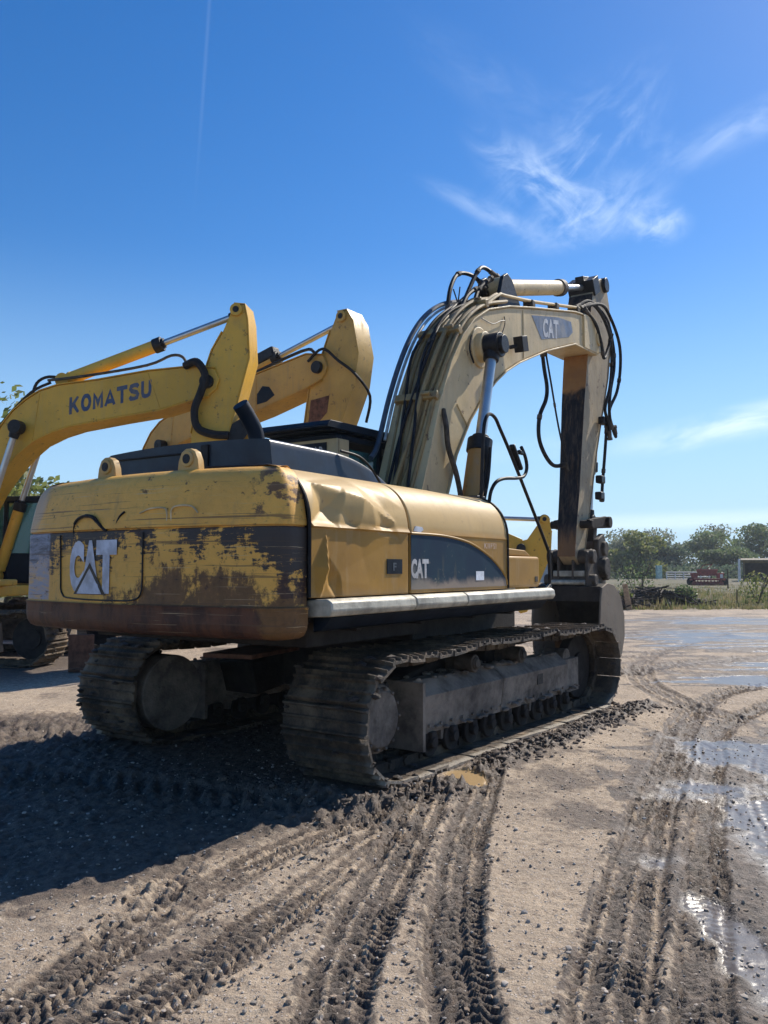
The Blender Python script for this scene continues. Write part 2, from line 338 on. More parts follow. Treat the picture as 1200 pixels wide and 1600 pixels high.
def decal(parent, body, mat, fn, name='lettering', bold=.03, multi=()):
    vs, fs = text_mesh(body, bold); mb = MB(); mb.add([fn(u, v) for u, v in vs], fs)
    for k_, (du, dv, dy_) in enumerate(multi): mb.add([tuple(a_ + b_ for a_, b_ in zip(fn(u + du, v + dv), (0, dy_, 0))) for u, v in vs], fs)
    return mb.build(name, mat, parent)

GLYPH = {'K': [[(.16, 0), (.16, 1)], [(.2, .40), (.86, 1.0)], [(.42, .55), (.90, 0)]], 'O': [[(.5 + .36 * math.sin(2 * math.pi * i / 20), .5 + .40 * math.cos(2 * math.pi * i / 20)) for i in range(21)]],
    'M': [[(.14, 0), (.14, .9), (.5, .30), (.86, .9), (.86, 0)]], 'A': [[(.08, 0), (.5, .93), (.92, 0)], [(.25, .27), (.75, .27)]], 'T': [[(0, .88), (1, .88)], [(.5, 0), (.5, .8)]],
    'S': [[(.88, .74), (.78, .86), (.5, .90), (.22, .84), (.16, .70), (.28, .57), (.5, .51), (.74, .44), (.85, .31), (.78, .16), (.5, .09), (.2, .14), (.10, .27)]], 'U': [[(.15, 1), (.15, .36), (.22, .18), (.38, .10), (.5, .09), (.62, .10), (.78, .18), (.85, .36), (.85, 1)]]}
def stroke_word(parent, body, mat, fn, wd=.26, gap=.14, name='lettering'):
    mb = MB(); n = len(body); cw = 1 / (n + gap * (n - 1)); kk = 0
    for i, ch in enumerate(body):
        for st_ in GLYPH[ch]:
            P_ = [Vector(p) for p in st_]; m_ = len(P_); vs = []; closed = ch == 'O'
            for j in range(m_):
                a_ = P_[j - 1] if j else (P_[-2] if closed else P_[0]); b_ = P_[j + 1] if j < m_ - 1 else (P_[1] if closed else P_[-1]); p = P_[j]
                t1 = (p - a_).normalized() if (p - a_).length else (b_ - p).normalized(); t2 = (b_ - p).normalized() if (b_ - p).length else t1
                n1 = Vector((-t1.y, t1.x)); n2 = Vector((-t2.y, t2.x)); mm = (n1 + n2).normalized(); L_ = min(1.9, 1 / max(.3, mm.dot(n1)))
                for sg in (-1, 1): q_ = p + mm * sg * wd / 2 * L_; vs.append((q_.x, min(1.0, max(0.0, q_.y))))
            mb.add([tuple(x_ + y_ for x_, y_ in zip(fn(i * cw * (1 + gap) + u * cw, v), (0, -.0006 * kk, 0))) for u, v in vs], [(2 * j, 2 * j + 1, 2 * j + 3, 2 * j + 2) for j in range(m_ - 1)]); kk = (kk + 1) % 3
    return mb.build(name, mat, parent)

# ------------------------------------------------------------------ crawler track
def crawler(parent, yc, wid, cx=2.0, cf=None, rad=.47, ztop=.99, nshoe=50, sgn=1, mats=(SHOE, MUDM), clods=160, seed=1, name='crawler_track', carriers=(-.55, .45)):
    rnd = random.Random(seed); pts = []
    r = rad; zc = r + .035; cf = cf or cx
    for i in range(40): pts.append((-cx + (cx + cf) * i / 40, .035))
    for i in range(24): a = -90 + 180 * i / 24; pts.append((cf + r * math.cos(R(a)), zc + r * math.sin(R(a))))
    for i in range(40):
        t = i / 40; sag = -.04 * abs(math.sin(3 * math.pi * t)); pts.append((cf - (cx + cf) * t, 2 * r + .035 + sag + (.03 * math.sin(math.pi * t))))
    for i in range(24): a = 90 + 180 * i / 24; pts.append((-cx + r * math.cos(R(a)), zc + r * math.sin(R(a))))
    P = np.array(pts + [pts[0]]); L = np.r_[0, np.cumsum(np.hypot(*np.diff(P, axis=0).T))]; tot = L[-1]; pitch = tot / nshoe
    at = lambda s_: np.array([np.interp(s_ % tot, L, P[:, 0]), np.interp(s_ % tot, L, P[:, 1])])
    mb = MB()
    for i in range(nshoe):
        s0 = i * pitch; a = at(s0); b_ = at(s0 + pitch); c = (a + b_) / 2; t = (b_ - a) / np.linalg.norm(b_ - a); n = np.array([t[1], -t[0]])
        ang = rnd.uniform(-.04, .04); ct, st_ = math.cos(ang), math.sin(ang); t = np.array([t[0] * ct - t[1] * st_, t[0] * st_ + t[1] * ct]); n = np.array([t[1], -t[0]])
        W_ = wid / 2 + rnd.uniform(-.012, .006); h = pitch * .5 * .97; yj = rnd.uniform(-.008, .008)
        def q(u, v, y): p_ = c + t * u + n * v; return (p_[0], yc + y + yj, p_[1])
        ys = [-W_, -W_ * .75, -W_ * .3, W_ * .3, W_ * .75, W_]; bend = [rnd.uniform(-.02, .014), 0, 0, 0, 0, rnd.uniform(-.02, .014)]
        # cross-section of the triple-grouser plate, swept over y
        sec = [(-h, 0), (-h, .022), (-h * .9, .052), (-h * .8, .052), (-h * .7, .022), (-h * .12, .022), (-h * .05, .046), (h * .05, .046), (h * .12, .022), (h * .68, .022), (h * .8, .048), (h * .9, .048), (h, .02), (h, 0)]
        m = len(sec); vs = [q(u, v + bend[k], ys[k]) for k in range(6) for u, v in sec]
        fs = [(k * m + e, k * m + (e + 1) % m, (k + 1) * m + (e + 1) % m, (k + 1) * m + e) for k in range(5) for e in range(m)]
        fs += [tuple(range(m - 1, -1, -1)), tuple(range(5 * m, 6 * m))]; mb.k = 0; mb.add(vs, fs)
        for yy in (-.1, .1):   # chain links
            mb.add([q(u, v, yy + w_) for w_ in (-.022, .022) for u, v in ((-h * 1.05, -.005), (-h * .8, -.085), (h * .8, -.085), (h * 1.05, -.005))],
                   [(0, 1, 2, 3), (7, 6, 5, 4), (0, 4, 5, 1), (1, 5, 6, 2), (2, 6, 7, 3), (3, 7, 4, 0)])
        mb.cyl(q(h, -.05, -.14), q(h, -.05, .14), .024, n=8)
    mb.k = 1
    for i in range(clods):
        s0 = rnd.uniform(0, tot); c = at(s0); t = at(s0 + .02) - c; t /= np.linalg.norm(t); n = np.array([t[1], -t[0]])
        inner = rnd.random() < .3; p_ = c + n * (-.01 if inner else .03); y = yc + rnd.uniform(-wid / 2, wid / 2); rr = rnd.uniform(.015, .055)
        lump(mb, (p_[0], y, p_[1]), rr, rnd, .5)
    return mb.build(name, list(mats), parent, smooth=30)
ICO = None
def lump(mb, c, r, rnd, flat=.6):
    global ICO
    if ICO is None:
        bm = bmesh.new(); bmesh.ops.create_icosphere(bm, subdivisions=1, radius=1); bm.verts.ensure_lookup_table()
        ICO = ([v.co.copy() for v in bm.verts], [tuple(v.index for v in f.verts) for f in bm.faces]); bm.free()
    sx, sy = rnd.uniform(.6, 1.4), rnd.uniform(.6, 1.4)
    mb.add([(c[0] + v.x * r * sx * rnd.uniform(.75, 1.2), c[1] + v.y * r * sy * rnd.uniform(.75, 1.2), c[2] + v.z * r * flat * rnd.uniform(.75, 1.2)) for v in ICO[0]], ICO[1])
def wheel(mb, c, r, w_, n=24, hub=.5, teeth=0):
    x, y, z = c
    mb.cyl((x, y - w_ / 2, z), (x, y + w_ / 2, z), r, n=n)
    mb.cyl((x, y - w_ / 2 - .03, z), (x, y + w_ / 2 + .03, z), r * hub, n=n)
    for i in range(teeth):
        a = 2 * math.pi * i / teeth; mb.box((x + math.cos(a) * r, y, z + math.sin(a) * r), (.07, w_, .05), Matrix.Rotation(-a, 3, 'Y'))

# ================================================================== MAIN EXCAVATOR
SX, SY = -.07, 9.31
ex = root('excavator', 'large dusty tan-yellow excavator with scraped counterweight parked in front on muddy crawler tracks', 'excavator', (SX, SY, 0), 32.95, 'excavators parked in a row')
DT = R(32.95 - 35.5)     # undercarriage is slewed a little against the house
UC = bpy.data.objects.new('undercarriage', None)
def under(o): o.rotation_euler = (0, 0, DT); return o
TW = 1.345
for s_ in (-1, 1):
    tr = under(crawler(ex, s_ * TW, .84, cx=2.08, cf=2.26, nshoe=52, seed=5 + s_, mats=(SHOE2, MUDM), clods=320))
    fb = MB()
    y0, y1 = sorted((s_ * (TW - .17), s_ * (TW + .17)))
    sec = [(y0, .27), (y1, .27), (y1 + (.04 if s_ > 0 else 0), .60), (y1 - .10, .72), (y0 + .10, .72), (y0 - (.04 if s_ < 0 else 0), .60)]
    fb.prism(sec, -1.46, .0, 'x'); fb.prism([(a * 1, b_ - .0) for a, b_ in sec], .014, 1.60, 'x')
    fb.bx(-1.50, -1.462, y0 - .05, y1 + .05, .14, .72)
    fb.bx(1.602, 2.02, y0 + .01, y1 - .01, .26, .64); fb.cyl((1.75, y0 + .04, .66), (1.75, y1 - .04, .66), .10, n=16)
    for xx in (-1.1, -.2, .7, 1.3): fb.bx(xx, xx + .05, y0 + .02, y1 - .02, .18, .272)
    rl = random.Random(31 + s_)
    for _ in range(170):
        xx = rl.uniform(-1.4, 1.95); yy = rl.uniform(y0 + .02, y1 - .02) if rl.random() < .6 else rl.choice((y0 - .03, y1 + .03)); zz = .725 if y0 < yy < y1 and xx < 1.6 else (.64 if y0 < yy < y1 else rl.uniform(.28, .34)); lump(fb, (xx, yy, zz), rl.uniform(.012, .05), rl, .5)
    for k_ in range(16): fb.cyl((-1.35 + k_ * .19, y0 - .012 if s_ < 0 else y1 + .012, .335), (-1.35 + k_ * .19, y0 - .03 if s_ < 0 else y1 + .03, .335), .016, n=6)
    under(fb.build('track_frame', BEAMM, ex, .01))
    hb = MB(); hy = y0 - .036 if s_ < 0 else y1 + .036
    hb.bx(.80, .93, min(hy, hy - s_ * .01), max(hy, hy - s_ * .01) , .45, .56); under(hb.build('access_hole', GREASE, ex))
    for k in range(9):
        rb = MB(); x = -1.3 + k * .36; rb.cyl((x, s_ * TW - .17, .185), (x, s_ * TW + .17, .185), .09, n=16); rb.cyl((x, s_ * TW - .17, .185), (x, s_ * TW - .12, .185), .125, n=18); rb.cyl((x, s_ * TW + .12, .185), (x, s_ * TW + .17, .185), .125, n=18); rb.cyl((x, s_ * TW - .22, .19), (x, s_ * TW + .22, .19), .05, n=10); rb.bx(x - .04, x + .04, s_ * TW - .21, s_ * TW + .21, .19, .28)
        under(rb.build('track_roller', DARKST, ex, .008))
    for x in (-.55, .45):
        rb = MB(); wheel(rb, (x, s_ * (TW + .10), .80), .085, .20, 20, .55); rb.cyl((x, s_ * (TW - .1), .80), (x, s_ * (TW + .215), .80), .06, n=14)
        rb.box((x, s_ * (TW - .04), .75), (.14, .12, .12)); under(rb.build('carrier_roller', STEEL, ex, .008))
    sp = MB(); wheel(sp, (-2.08, s_ * TW, .50), .37, .07, 32, .6, 21); so = under(sp.build('drive_sprocket', DARKST, ex, .008))
    fd = MB(); fd.cyl((-2.08, s_ * (TW - .40), .50), (-2.08, s_ * (TW + .02), .50), .36, .36, 32)
    fd.cyl((-2.08, s_ * (TW + .02), .50), (-2.08, s_ * (TW + .17), .50), .30, .27, 32); fd.cyl((-2.08, s_ * (TW + .17), .50), (-2.08, s_ * (TW + .21), .50), .25, .22, 32)
    for i in range(14):
        a = 2 * math.pi * i / 14; fd.cyl((-2.08 + .24 * math.cos(a), s_ * (TW + .16), .5 + .24 * math.sin(a)), (-2.08 + .24 * math.cos(a), s_ * (TW + .215), .5 + .24 * math.sin(a)), .018, n=6)
    under(fd.build('final_drive', BEAMM, ex, .012))
    idl = MB(); wheel(idl, (2.26, s_ * TW, .50), .38, .12, 32, .45); under(idl.build('idler_wheel', DARKST, ex, .01))
cb = MB()
cb.bx(-.75, .75, -.75, .75, .45, .95)
for sx in (-1, 1):
    for sy in (-1, 1):
        cb.prism([(sx * .3, .5), (sx * 1.15, .38), (sx * 1.25, .72), (sx * .3, .92)], sy * .72 - .0 if sy > 0 else -1.2, 1.2 if sy > 0 else -.72)
under(cb.build('car_body', DARKST, ex, .02))
sb = MB(); sb.cyl((0, 0, .93), (0, 0, 1.10), .80, n=48); sb.cyl((0, 0, 1.10), (0, 0, 1.22), .74, n=48)
for i in range(36): a = math.pi * i / 18; sb.cyl((.77 * math.cos(a), .77 * math.sin(a), 1.10), (.77 * math.cos(a), .77 * math.sin(a), 1.13), .018, n=6)
sb.build('swing_bearing', DARKST, ex)
lg = MB(); lg.box((-1.9, .05, .93), (.9, .5, .04), Matrix.Rotation(R(14), 3, 'Z')); under(lg.build('belly_plate', RUST, ex, .006))

# upper frame
uf = MB()
uf.bx(-3.1, 1.55, -.52, .52, 1.2, 1.50); uf.bx(-2.95, 1.0, -1.40, -.52, 1.30, 1.47); uf.bx(-2.95, 2.15, .52, 1.46, 1.24, 1.47)
uf.bx(-1.0, 1.35, -1.05, 1.0, 1.02, 1.298); uf.bx(-2.8, -1.05, -1.2, 1.2, 1.10, 1.298)
for x in (-2.4, -1.4, -.4, .5): uf.bx(x, x + .08, -1.38, 1.38, 1.21, 1.31)
uf.prism([(-.1, 1.5), (1.45, 1.5), (.95, 2.35), (.15, 2.35)], -.47, -.41); uf.prism([(-.1, 1.5), (1.45, 1.5), (.95, 2.35), (.15, 2.35)], .41, .47)
uf.build('upper_frame', DARKST, ex, .012)

# counterweight: plan profile (half), swept in z with inset
def cw_plan():
    P = [];
    for i in range(9): P.append((-3.13 - .014 * i, -1.475))          # short right side
    for i in range(1, 11):
        a = R(90 * i / 10); P.append((-3.25 - .17 * math.sin(a), -1.475 + .17 * (1 - math.cos(a))))
    for i in range(1, 20):
        t = i / 20; P.append((-3.42 - .13 * math.sin(math.pi * t) ** .9 * 1.0, -1.305 + 2.61 * t))
    P += [(x, -y) for x, y in P[:19][::-1]]
    return P
PL = cw_plan()
def cw_x(y):    # rear surface at a given y, zero inset
    return float(np.interp(y, [p[1] for p in PL[18:39]], [p[0] for p in PL[18:39]]))
def inset(P, d_):
    out = []; n = len(P)
    for i, p in enumerate(P):
        a = Vector(P[max(i - 1, 0)]); b_ = Vector(P[min(i + 1, n - 1)]); t = (b_ - a); t = t.normalized() if t.length else Vector((0, 1))
        nn = Vector((t.y, -t.x)); nn = nn if nn.dot(Vector(p) - Vector((-2.2, 0))) < 0 else -nn
        if i < 6 or i > n - 7: nn = Vector((0, 1 if p[1] < 0 else -1))
        out.append((p[0] + nn.x * d_, p[1] + nn.y * d_))
    return out
SEC = [(1.20, .50), (1.20, .12), (1.205, .08), (1.225, .035), (1.27, .008), (1.32, 0), (1.40, 0), (1.415, -.004), (1.425, -.008), (1.43, -.004), (1.436, .012), (1.5, .014), (1.6, .014), (1.7, .014), (1.8, .014), (1.9, .014), (1.97, .014), (1.985, .016), (1.992, .034), (2.0, .036), (2.006, .016), (2.03, .016), (2.1, .028), (2.18, .044), (2.26, .064), (2.33, .09), (2.375, .12), (2.405, .155), (2.425, .20), (2.437, .28), (2.44, .5), (2.44, 1.0)]
cwm = MB(); NR = len(SEC); NP = len(PL); rows = []
rr_ = random.Random(3)
for z, d_ in SEC:
    Q = inset(PL, d_)
    if d_ >= .5: Q = [(-3.13 + (p[0] + 3.13) * (1 - min(1, (d_ - .3) / .8)), p[1] * (1 - .45 * (d_ - .3))) if p[0] < -3.13 else (p[0], p[1] * (1 - .45 * (d_ - .3))) for p in Q]
    rows.append([(x, y, z + (0.02 * (1 - (y / 1.5) ** 2) if z > 2.2 else 0)) for x, y in Q])
cwm.add([p for r_ in rows for p in r_], [(j * NP + i, j * NP + i + 1, (j + 1) * NP + i + 1, (j + 1) * NP + i) for j in range(NR - 1) for i in range(NP - 1)])
cwm.add([(-3.14, p[1], p[2]) for p in [r_[0] for r_ in rows]] + [(-3.14, p[1], p[2]) for p in [r_[-1] for r_ in rows]], [(j, j + 1, j + 1 + NR, j + NR) for j in range(NR - 1)])
cwo = cwm.build('counterweight', CW, ex, smooth=50)
bv = MB()
for y in (-.45, .49):
    l = MB(); pr = [(-.115, 0), (.115, 0), (.10, .10), (.07, .165), (.025, .19), (-.025, .19), (-.07, .165), (-.10, .10)]
    l.prism([(y + a, 2.42 + b_) for a, b_ in pr], -3.31, -3.24, 'x'); l.cyl((-3.325, y, 2.53), (-3.225, y, 2.53), .062, n=20)
    lo = l.build('lifting_eye', YEL, cwo, .008); h = MB(); h.cyl((-3.329, y, 2.53), (-3.221, y, 2.53), .038, n=16); h.build('eye_hole', GREASE, lo)
cwx = lambda y: cw_x(y) + .006
def onc(y, z): return (cwx(y) , y, z)
# logo on the rear: letters, triangle, panel outline
decal(cwo, 'C', WHITEC, lambda u, v: onc(.665 - u * .20, 1.505 + v * .415), bold=.075)
decal(cwo, 'A', WHITEC, lambda u, v: onc(.50 - u * .24, 1.505 + v * .415), bold=.045)
decal(cwo, 'T', WHITEC, lambda u, v: onc(.305 - u * .25, 1.505 + v * .415), bold=.07)
t = MB(); t.add([(cwx(y) - .003, y, z) for y, z in ((.555, 1.50), (.385, 1.70), (.225, 1.50))], [(0, 1, 2)]); t.build('logo_triangle', WHITEC, cwo)
t = MB(); t.add([(cwx(y) - .0015, y, z) for y, z in ((.60, 1.495), (.385, 1.745), (.18, 1.495))], [(0, 1, 2)]); t.build('logo_outline', STEEL, cwo)
ol = [(.82, 1.97), (.80, 1.60), (.795, 1.53), (.76, 1.485), (.70, 1.465), (.4, 1.455), (0, 1.455), (-.14, 1.465), (-.20, 1.49), (-.225, 1.54), (-.23, 1.62), (-.23, 1.97)]
s = MB(); s.tube([(cwx(y) + .001, y, z) for y, z in ol], .0065, 5, 5); s.build('panel_seam', GREASE, cwo)
s = MB(); s.tube([(cwx(y) + .012 - .01 * (z > 2.02), y, z) for y, z in [(.62, 1.90), (.64, 2.0), (.61, 2.06), (.55, 2.10), (.45, 2.115), (.36, 2.10), (.30, 2.06), (.24, 2.01), (.20, 1.99)]], [.006, .012, .016, .013, .006], 6, 4)
s.tube([(cwx(y) + .02, y, z) for y, z in [(.09, 2.0), (.085, 2.05), (.05, 2.10), (.0, 2.13)]], .009, 5, 4); s.build('spray_mark', BLACK, cwo)
s = MB(); s.tube([(cwx(y) + .019, y, z) for y, z in [(-.17, 2.115), (-.28, 2.145), (-.42, 2.145), (-.45, 2.10), (-.45, 2.02)]], .007, 5, 4); s.tube([(cwx(y) + .019, y, z) for y, z in [(-.50, 2.02), (-.49, 2.12), (-.54, 2.155), (-.68, 2.15), (-.74, 2.10)]], .007, 5, 4)
s.build('chalk_mark', M_simple('pale_scuff_paint', (.58, .44, .24), .6), cwo)

# side panels with a rounded shoulder
def prof(v):      # v 0..1 up the side and over the shoulder, returns y (positive out), z
    if v < .42: return 1.49, 1.49 + .51 * (v / .42)
    if v < .9:
        a = R(90 * (v - .42) / .48); return 1.02 + .47 * math.cos(a) ** .85, 2.0 + .455 * math.sin(a) ** .95
    return 1.02 - (v - .9) / .1 * .55, 2.455 + (v - .9) * .2
rd = random.Random(11)
facets = [(-2.50, 2.20, -14, .55, .22, .095), (-2.90, 2.15, 30, .28, .19, -.085), (-2.18, 2.08, -30, .30, .13, -.030), (-2.99, 1.70, 80, .28, .10, .065), (-2.84, 1.60, 118, .24, .09, -.045), (-2.45, 1.78, 20, .50, .22, -.012), (-2.05, 2.28, -20, .25, .10, .015)]
def dent(x, z):
    d_ = 0
    for cx_, cz, a, wu, wv, amp in facets:
        u = (x - cx_) * math.cos(R(a)) + (z - cz) * math.sin(R(a)); v = -(x - cx_) * math.sin(R(a)) + (z - cz) * math.cos(R(a))
        d_ += amp * max(0, 1 - abs(u) / wu - abs(v) / wv)
    return d_
def side_panel(s_, x0, x1, nm, mat, dented, nu=110, nv=100):
    mb = MB()
    def fn(u, v):
        x = x0 + (x1 - x0) * u; y, z = prof(v); q = dent(x, z) if dented else -.008 * math.exp(-((x + .6) / .4) ** 2 - ((z - 2.2) / .15) ** 2)
        lip = (.022 if dented else .008) * math.exp(-((z - 2.0) / (.02 if z > 2 else .006)) ** 2)
        nz = max(0, min(1, (z - 2.0) / .45)); k = q + lip
        e = .012 if (u in (0.0, 1.0)) else 0
        return (x, s_ * (y + (k * (1 - .6 * nz)) - e), z + k * nz * .9)
    mb.grid(fn, nu, nv)
    o = mb.build(nm, mat, ex, smooth=24 if dented and nu > 40 else 40)
    if s_ > 0: o.data.flip_normals()
    md = o.modifiers.new('th', 'SOLIDIFY'); md.thickness = .02; md.offset = -1
    return o
p1 = side_panel(-1, -3.125, -1.785, 'engine_door', PANEL, True)
p1['label'] = 'dented rear side door with crumpled shoulder'
p2 = side_panel(-1, -1.765, .19, 'side_panel', PANEL, False)
side_panel(1, -3.125, -1.785, 'engine_door', PANEL, False, 20, 30); side_panel(1, -1.765, .0, 'side_panel', PANEL, False, 20, 30)
fil = MB(); fil.prism([(-1.44, 1.49), (-1.44, 2.0), (-1.36, 2.25), (-1.0, 2.42), (1.0, 2.42), (1.36, 2.25), (1.44, 2.0), (1.44, 1.49)], -3.1, .16, 'x'); fil.build('engine_bay', GREASE, ex)
# black strip standing for the dark gap at the hood front
s = MB(); s.tube([(.185, -prof(v)[0] - .008, prof(v)[1] + .004) for v in np.linspace(0, 1, 24)], .012, 6); s.build('hood_gap', BLACK, p2)
s = MB(); s.tube([(-3.135, -prof(v)[0] + .0, prof(v)[1] + .004) for v in np.linspace(0, 1, 24)], .013, 6)
s.build('door_gap', BLACK, p1)
# arch decal, lettering, stickers
ar = [(-1.755, 1.52), (.16, 1.52), (.13, 1.60), (0, 1.69), (-.2, 1.79), (-.45, 1.875), (-.7, 1.935), (-1.0, 1.97), (-1.3, 1.985), (-1.755, 1.985)]
a = MB(); a.prism(ar, -1.4945, -1.491); a.build('arch_window_decal', ARCH, p2)
rim = MB(); rim.tube([(x, -1.493, z + .01) for x, z in ar[1:]], .012, 6, 3); rim.build('arch_trim', PANEL, p2)
for ch, x0, x1 in (('C', -1.76, -1.665), ('A', -1.68, -1.56), ('T', -1.575, -1.465)):
    decal(p2, ch, WHITE, lambda u, v: (x0 + u * (x1 - x0), -1.4975, 1.615 + v * .165), bold=.05)
st = MB(); st.bx(-.55, -.38, -1.498, -1.4955, 1.585, 1.672); st.build('white_sticker', M_simple('white_sticker_paper', (.7, .72, .76), .6), p2)
decal(p2, 'KIIFSI', M_simple('faded_pink_white_lettering', (.62, .50, .44), .6, dust=.5, dustcol=(.45, .30, .14)), lambda u, v: (-.36 + u * .27, -1.4945, 1.895 + v * .055), bold=.0)
st = MB(); st.bx(-2.13, -1.90, -1.4965, -1.478, 1.655, 1.775); sto = st.build('dark_sticker', NAVY, p1)
decal(sto, 'F', M_simple('dim_grey_print', (.05, .065, .08), .5), lambda u, v: (-2.045 + u * .05, -1.499, 1.68 + v * .065))
smg = MB(); smg.prism([(-1.72, 2.015), (-1.60, 2.01), (-1.55, 2.03), (-1.57, 2.055), (-1.68, 2.06)], -1.496, -1.485); smg.build('paint_patch', M_simple('pale_paint_patch', (.5, .52, .56), .6), p2)
# catwalk ledge
lz = MB()
for x0, x1 in ((-3.08, -1.93), (-1.915, -1.02), (-1.005, 1.10)): lz.prism([(-1.42, 1.475), (-1.60, 1.485), (-1.645, 1.46), (-1.655, 1.40), (-1.63, 1.36), (-1.42, 1.35)], x0, x1, 'x')
lz.build('side_ledge', LEDGE, ex, .012)
lz = MB(); lz.prism([(-1.42, 1.35), (-1.58, 1.35), (-1.50, 1.26), (-1.42, 1.24)], -3.0, 1.05, 'x'); lz.build('ledge_support', NAVY, ex, .006)
# front tool box
tb = MB(); tb.bx(.24, 1.12, -1.46, -.72, 1.49, 1.83); tbo = tb.build('tool_box', PANEL, ex, .03, seg=3)
tb = MB(); tb.prism([(.26, 1.835), (1.02, 1.835), (.86, 1.90), (.26, 1.92)], -1.40, -.75); tb.build('box_lid', PANEL, tbo, .012)
tb = MB(); tb.bx(.98, 1.05, -1.466, -1.455, 1.55, 1.61); tb.build('latch', STEEL, tbo)

# raised dark engine hood
hd = MB()
def hood(u, v):
    x = -2.93 + 1.72 * u; t_ = v * 2 - 1
    top = 2.70 if u < .45 else 2.70 - .20 * ((u - .45) / .55) ** 2.2; hw = .96 - .03 * u
    a = abs(t_); sgn_ = 1 if t_ > 0 else -1
    if a < .72: return (x, hw * .93 * (a / .72) * sgn_, top + .03 * (1 - (a / .72) ** 2))
    k = (a - .72) / .28
    if k < .3: th = R(90 * k / .3); return (x, sgn_ * (hw * .93 + hw * .05 * math.sin(th)), top - .03 * (1 - math.cos(th)))
    kk = (k - .3) / .7; return (x, sgn_ * (hw * .98 + .03 * kk), top - .03 - (top - .03 - 2.43) * kk)
hd.grid(hood, 40, 60); ends = [hood(0, j / 60) for j in range(61)]; hd.add([(-2.932, p[1], p[2]) for p in ends], [tuple(range(61))])
hd.add([hood(1, j / 60) for j in range(61)], [tuple(range(60, -1, -1))])
hdo = hd.build('engine_hood', NAVYH, ex, smooth=40)
s = MB(); s.tube([tuple(a_ + b_ for a_, b_ in zip(hood(u, .02 + .0 * u), (0, -.006, 0))) for u in (.2, .2)] if False else [(-2.0, -.935, 2.71), (-1.8, -.985, 2.68), (-1.62, -.99, 2.6), (-1.5, -.995, 2.5), (-1.46, -1.0, 2.45)], .012, 6, 4); s.build('hood_seam', BLACK, hdo)
s = MB(); s.bx(-2.955, -2.925, -.30, -.22, 2.48, 2.70); s.bx(-2.95, -2.925, .0, .85, 2.64, 2.655); s.build('hood_latch', BLACK, hdo, .004)
xh = MB(); xh.tube([(-2.0, .02, 2.66), (-2.0, .02, 2.85), (-2.03, .03, 2.98), (-2.12, .04, 3.10), (-2.2, .05, 3.19)], .075, 20, 6); xh.cyl((-2.0, .02, 2.66), (-2.0, .02, 2.74), .12, .09, 20)
xh.build('exhaust_pipe', NAVY, ex)

# cab (left front)
cabp = MB()
x0, x1, y0, y1, z0, z1 = -.10, 1.80, .50, 1.45, 1.47, 3.24
for (xx, yy) in ((x0, y0), (x0, y1), (x1, y0), (x1, y1), (.75, y0), (.75, y1)): cabp.bx(xx - .045, xx + .045, yy - .045, yy + .045, z0, z1)
cabp.bx(x0 - .04, x1 + .04, y0 - .035, y0 + .03, z0, 2.05); cabp.bx(x0 - .04, x1 + .04, y1 - .03, y1 + .035, z0, 2.05); cabp.bx(x0 - .04, x0 + .03, y0, y1, z0, 2.2)
cabp.bx(x0 - .05, x1 + .05, y0 - .04, y1 + .04, 3.18, 3.25)
cabo = cabp.build('cab', NAVY, ex, .02)
s = MB(); s.bx(x0 - .055, x0 - .005, y0 - .05, y1 + .04, 2.90, 3.19); s.bx(x0 - .05, x0 + .18, y0 - .05, y0 - .02, 2.7, 3.19); s.build('rear_cab_band', BOOMY, cabo, .012)
s = MB(); s.bx(x0 - .063, x0 - .057, y0 + .10, y1 - .03, 2.94, 3.15); s.build('name_plate', NAVY, cabo)
decal(cabo, 'CATERPILLAR', WHITE, lambda u, v: (x0 - .067, y1 - .07 - u * .74, 2.985 + v * .12), bold=.02)
rf = MB(); rf.prism([(x0 - .34, 3.30), (x0 - .28, 3.36), (x1 - .2, 3.38), (x1 + .15, 3.32), (x1 + .15, 3.28), (x0 - .34, 3.275)], y0 - .12, y1 + .06)
for k in range(9): rf.bx(x0 - .25 + k * .22, x0 - .17 + k * .22, y0 - .1, y1 + .05, 3.255, 3.27)
rf.build('roof_guard', NAVY, cabo, .01)
gl = MB(); gl.bx(x0 + .05, .70, y0 - .012, y0 - .006, 2.06, 3.09); gl.bx(.80, x1 - .05, y0 - .012, y0 - .006, 2.06, 3.09); gl.bx(x0 - .012, x0 - .006, y0 + .05, y1 - .05, 2.2, 2.85)
gl.bx(x1 + .006, x1 + .012, y0 + .05, y1 - .05, 2.0, 3.09); gl.bx(x0 + .05, x1 - .05, y1 + .006, y1 + .012, 2.06, 3.09); gl.build('cab_window', GLASS, cabo)
stt = MB(); stt.bx(.5, 1.0, .75, 1.2, 1.8, 1.95); stt.box((.5, .975, 2.3), (.14, .46, .75), Matrix.Rotation(R(-8), 3, 'Y')); stt.box((.47, .975, 2.78), (.1, .28, .2)); stt.build('driver_seat', BLACK, cabo, .04)

def hose_with_fittings(P_, r_, par):
    m = MB(); Q_ = catmull([Vector(p) + Vector((rd.uniform(-.02, .02), rd.uniform(-.02, .02), 0)) for p in P_], 6); m.tube(Q_, r_, 8); o = m.build('hose', BLACK, par)
    k_ = len(Q_) // 2
    for a_, b_, l_ in ((Q_[0], Q_[1], .12), (Q_[-1], Q_[-2], .12), (Q_[k_], Q_[k_ + 1], .05)):
        f_ = MB(); d_ = (b_ - a_).normalized(); f_.cyl(a_ - d_ * .02, a_ + d_ * l_, r_ * 1.28, n=10)
        if l_ > .1: f_.cyl(a_ - d_ * .05, a_ + d_ * .0, r_ * 1.6, n=6)
        f_.build('hose_fitting', STEEL, o)
    return o
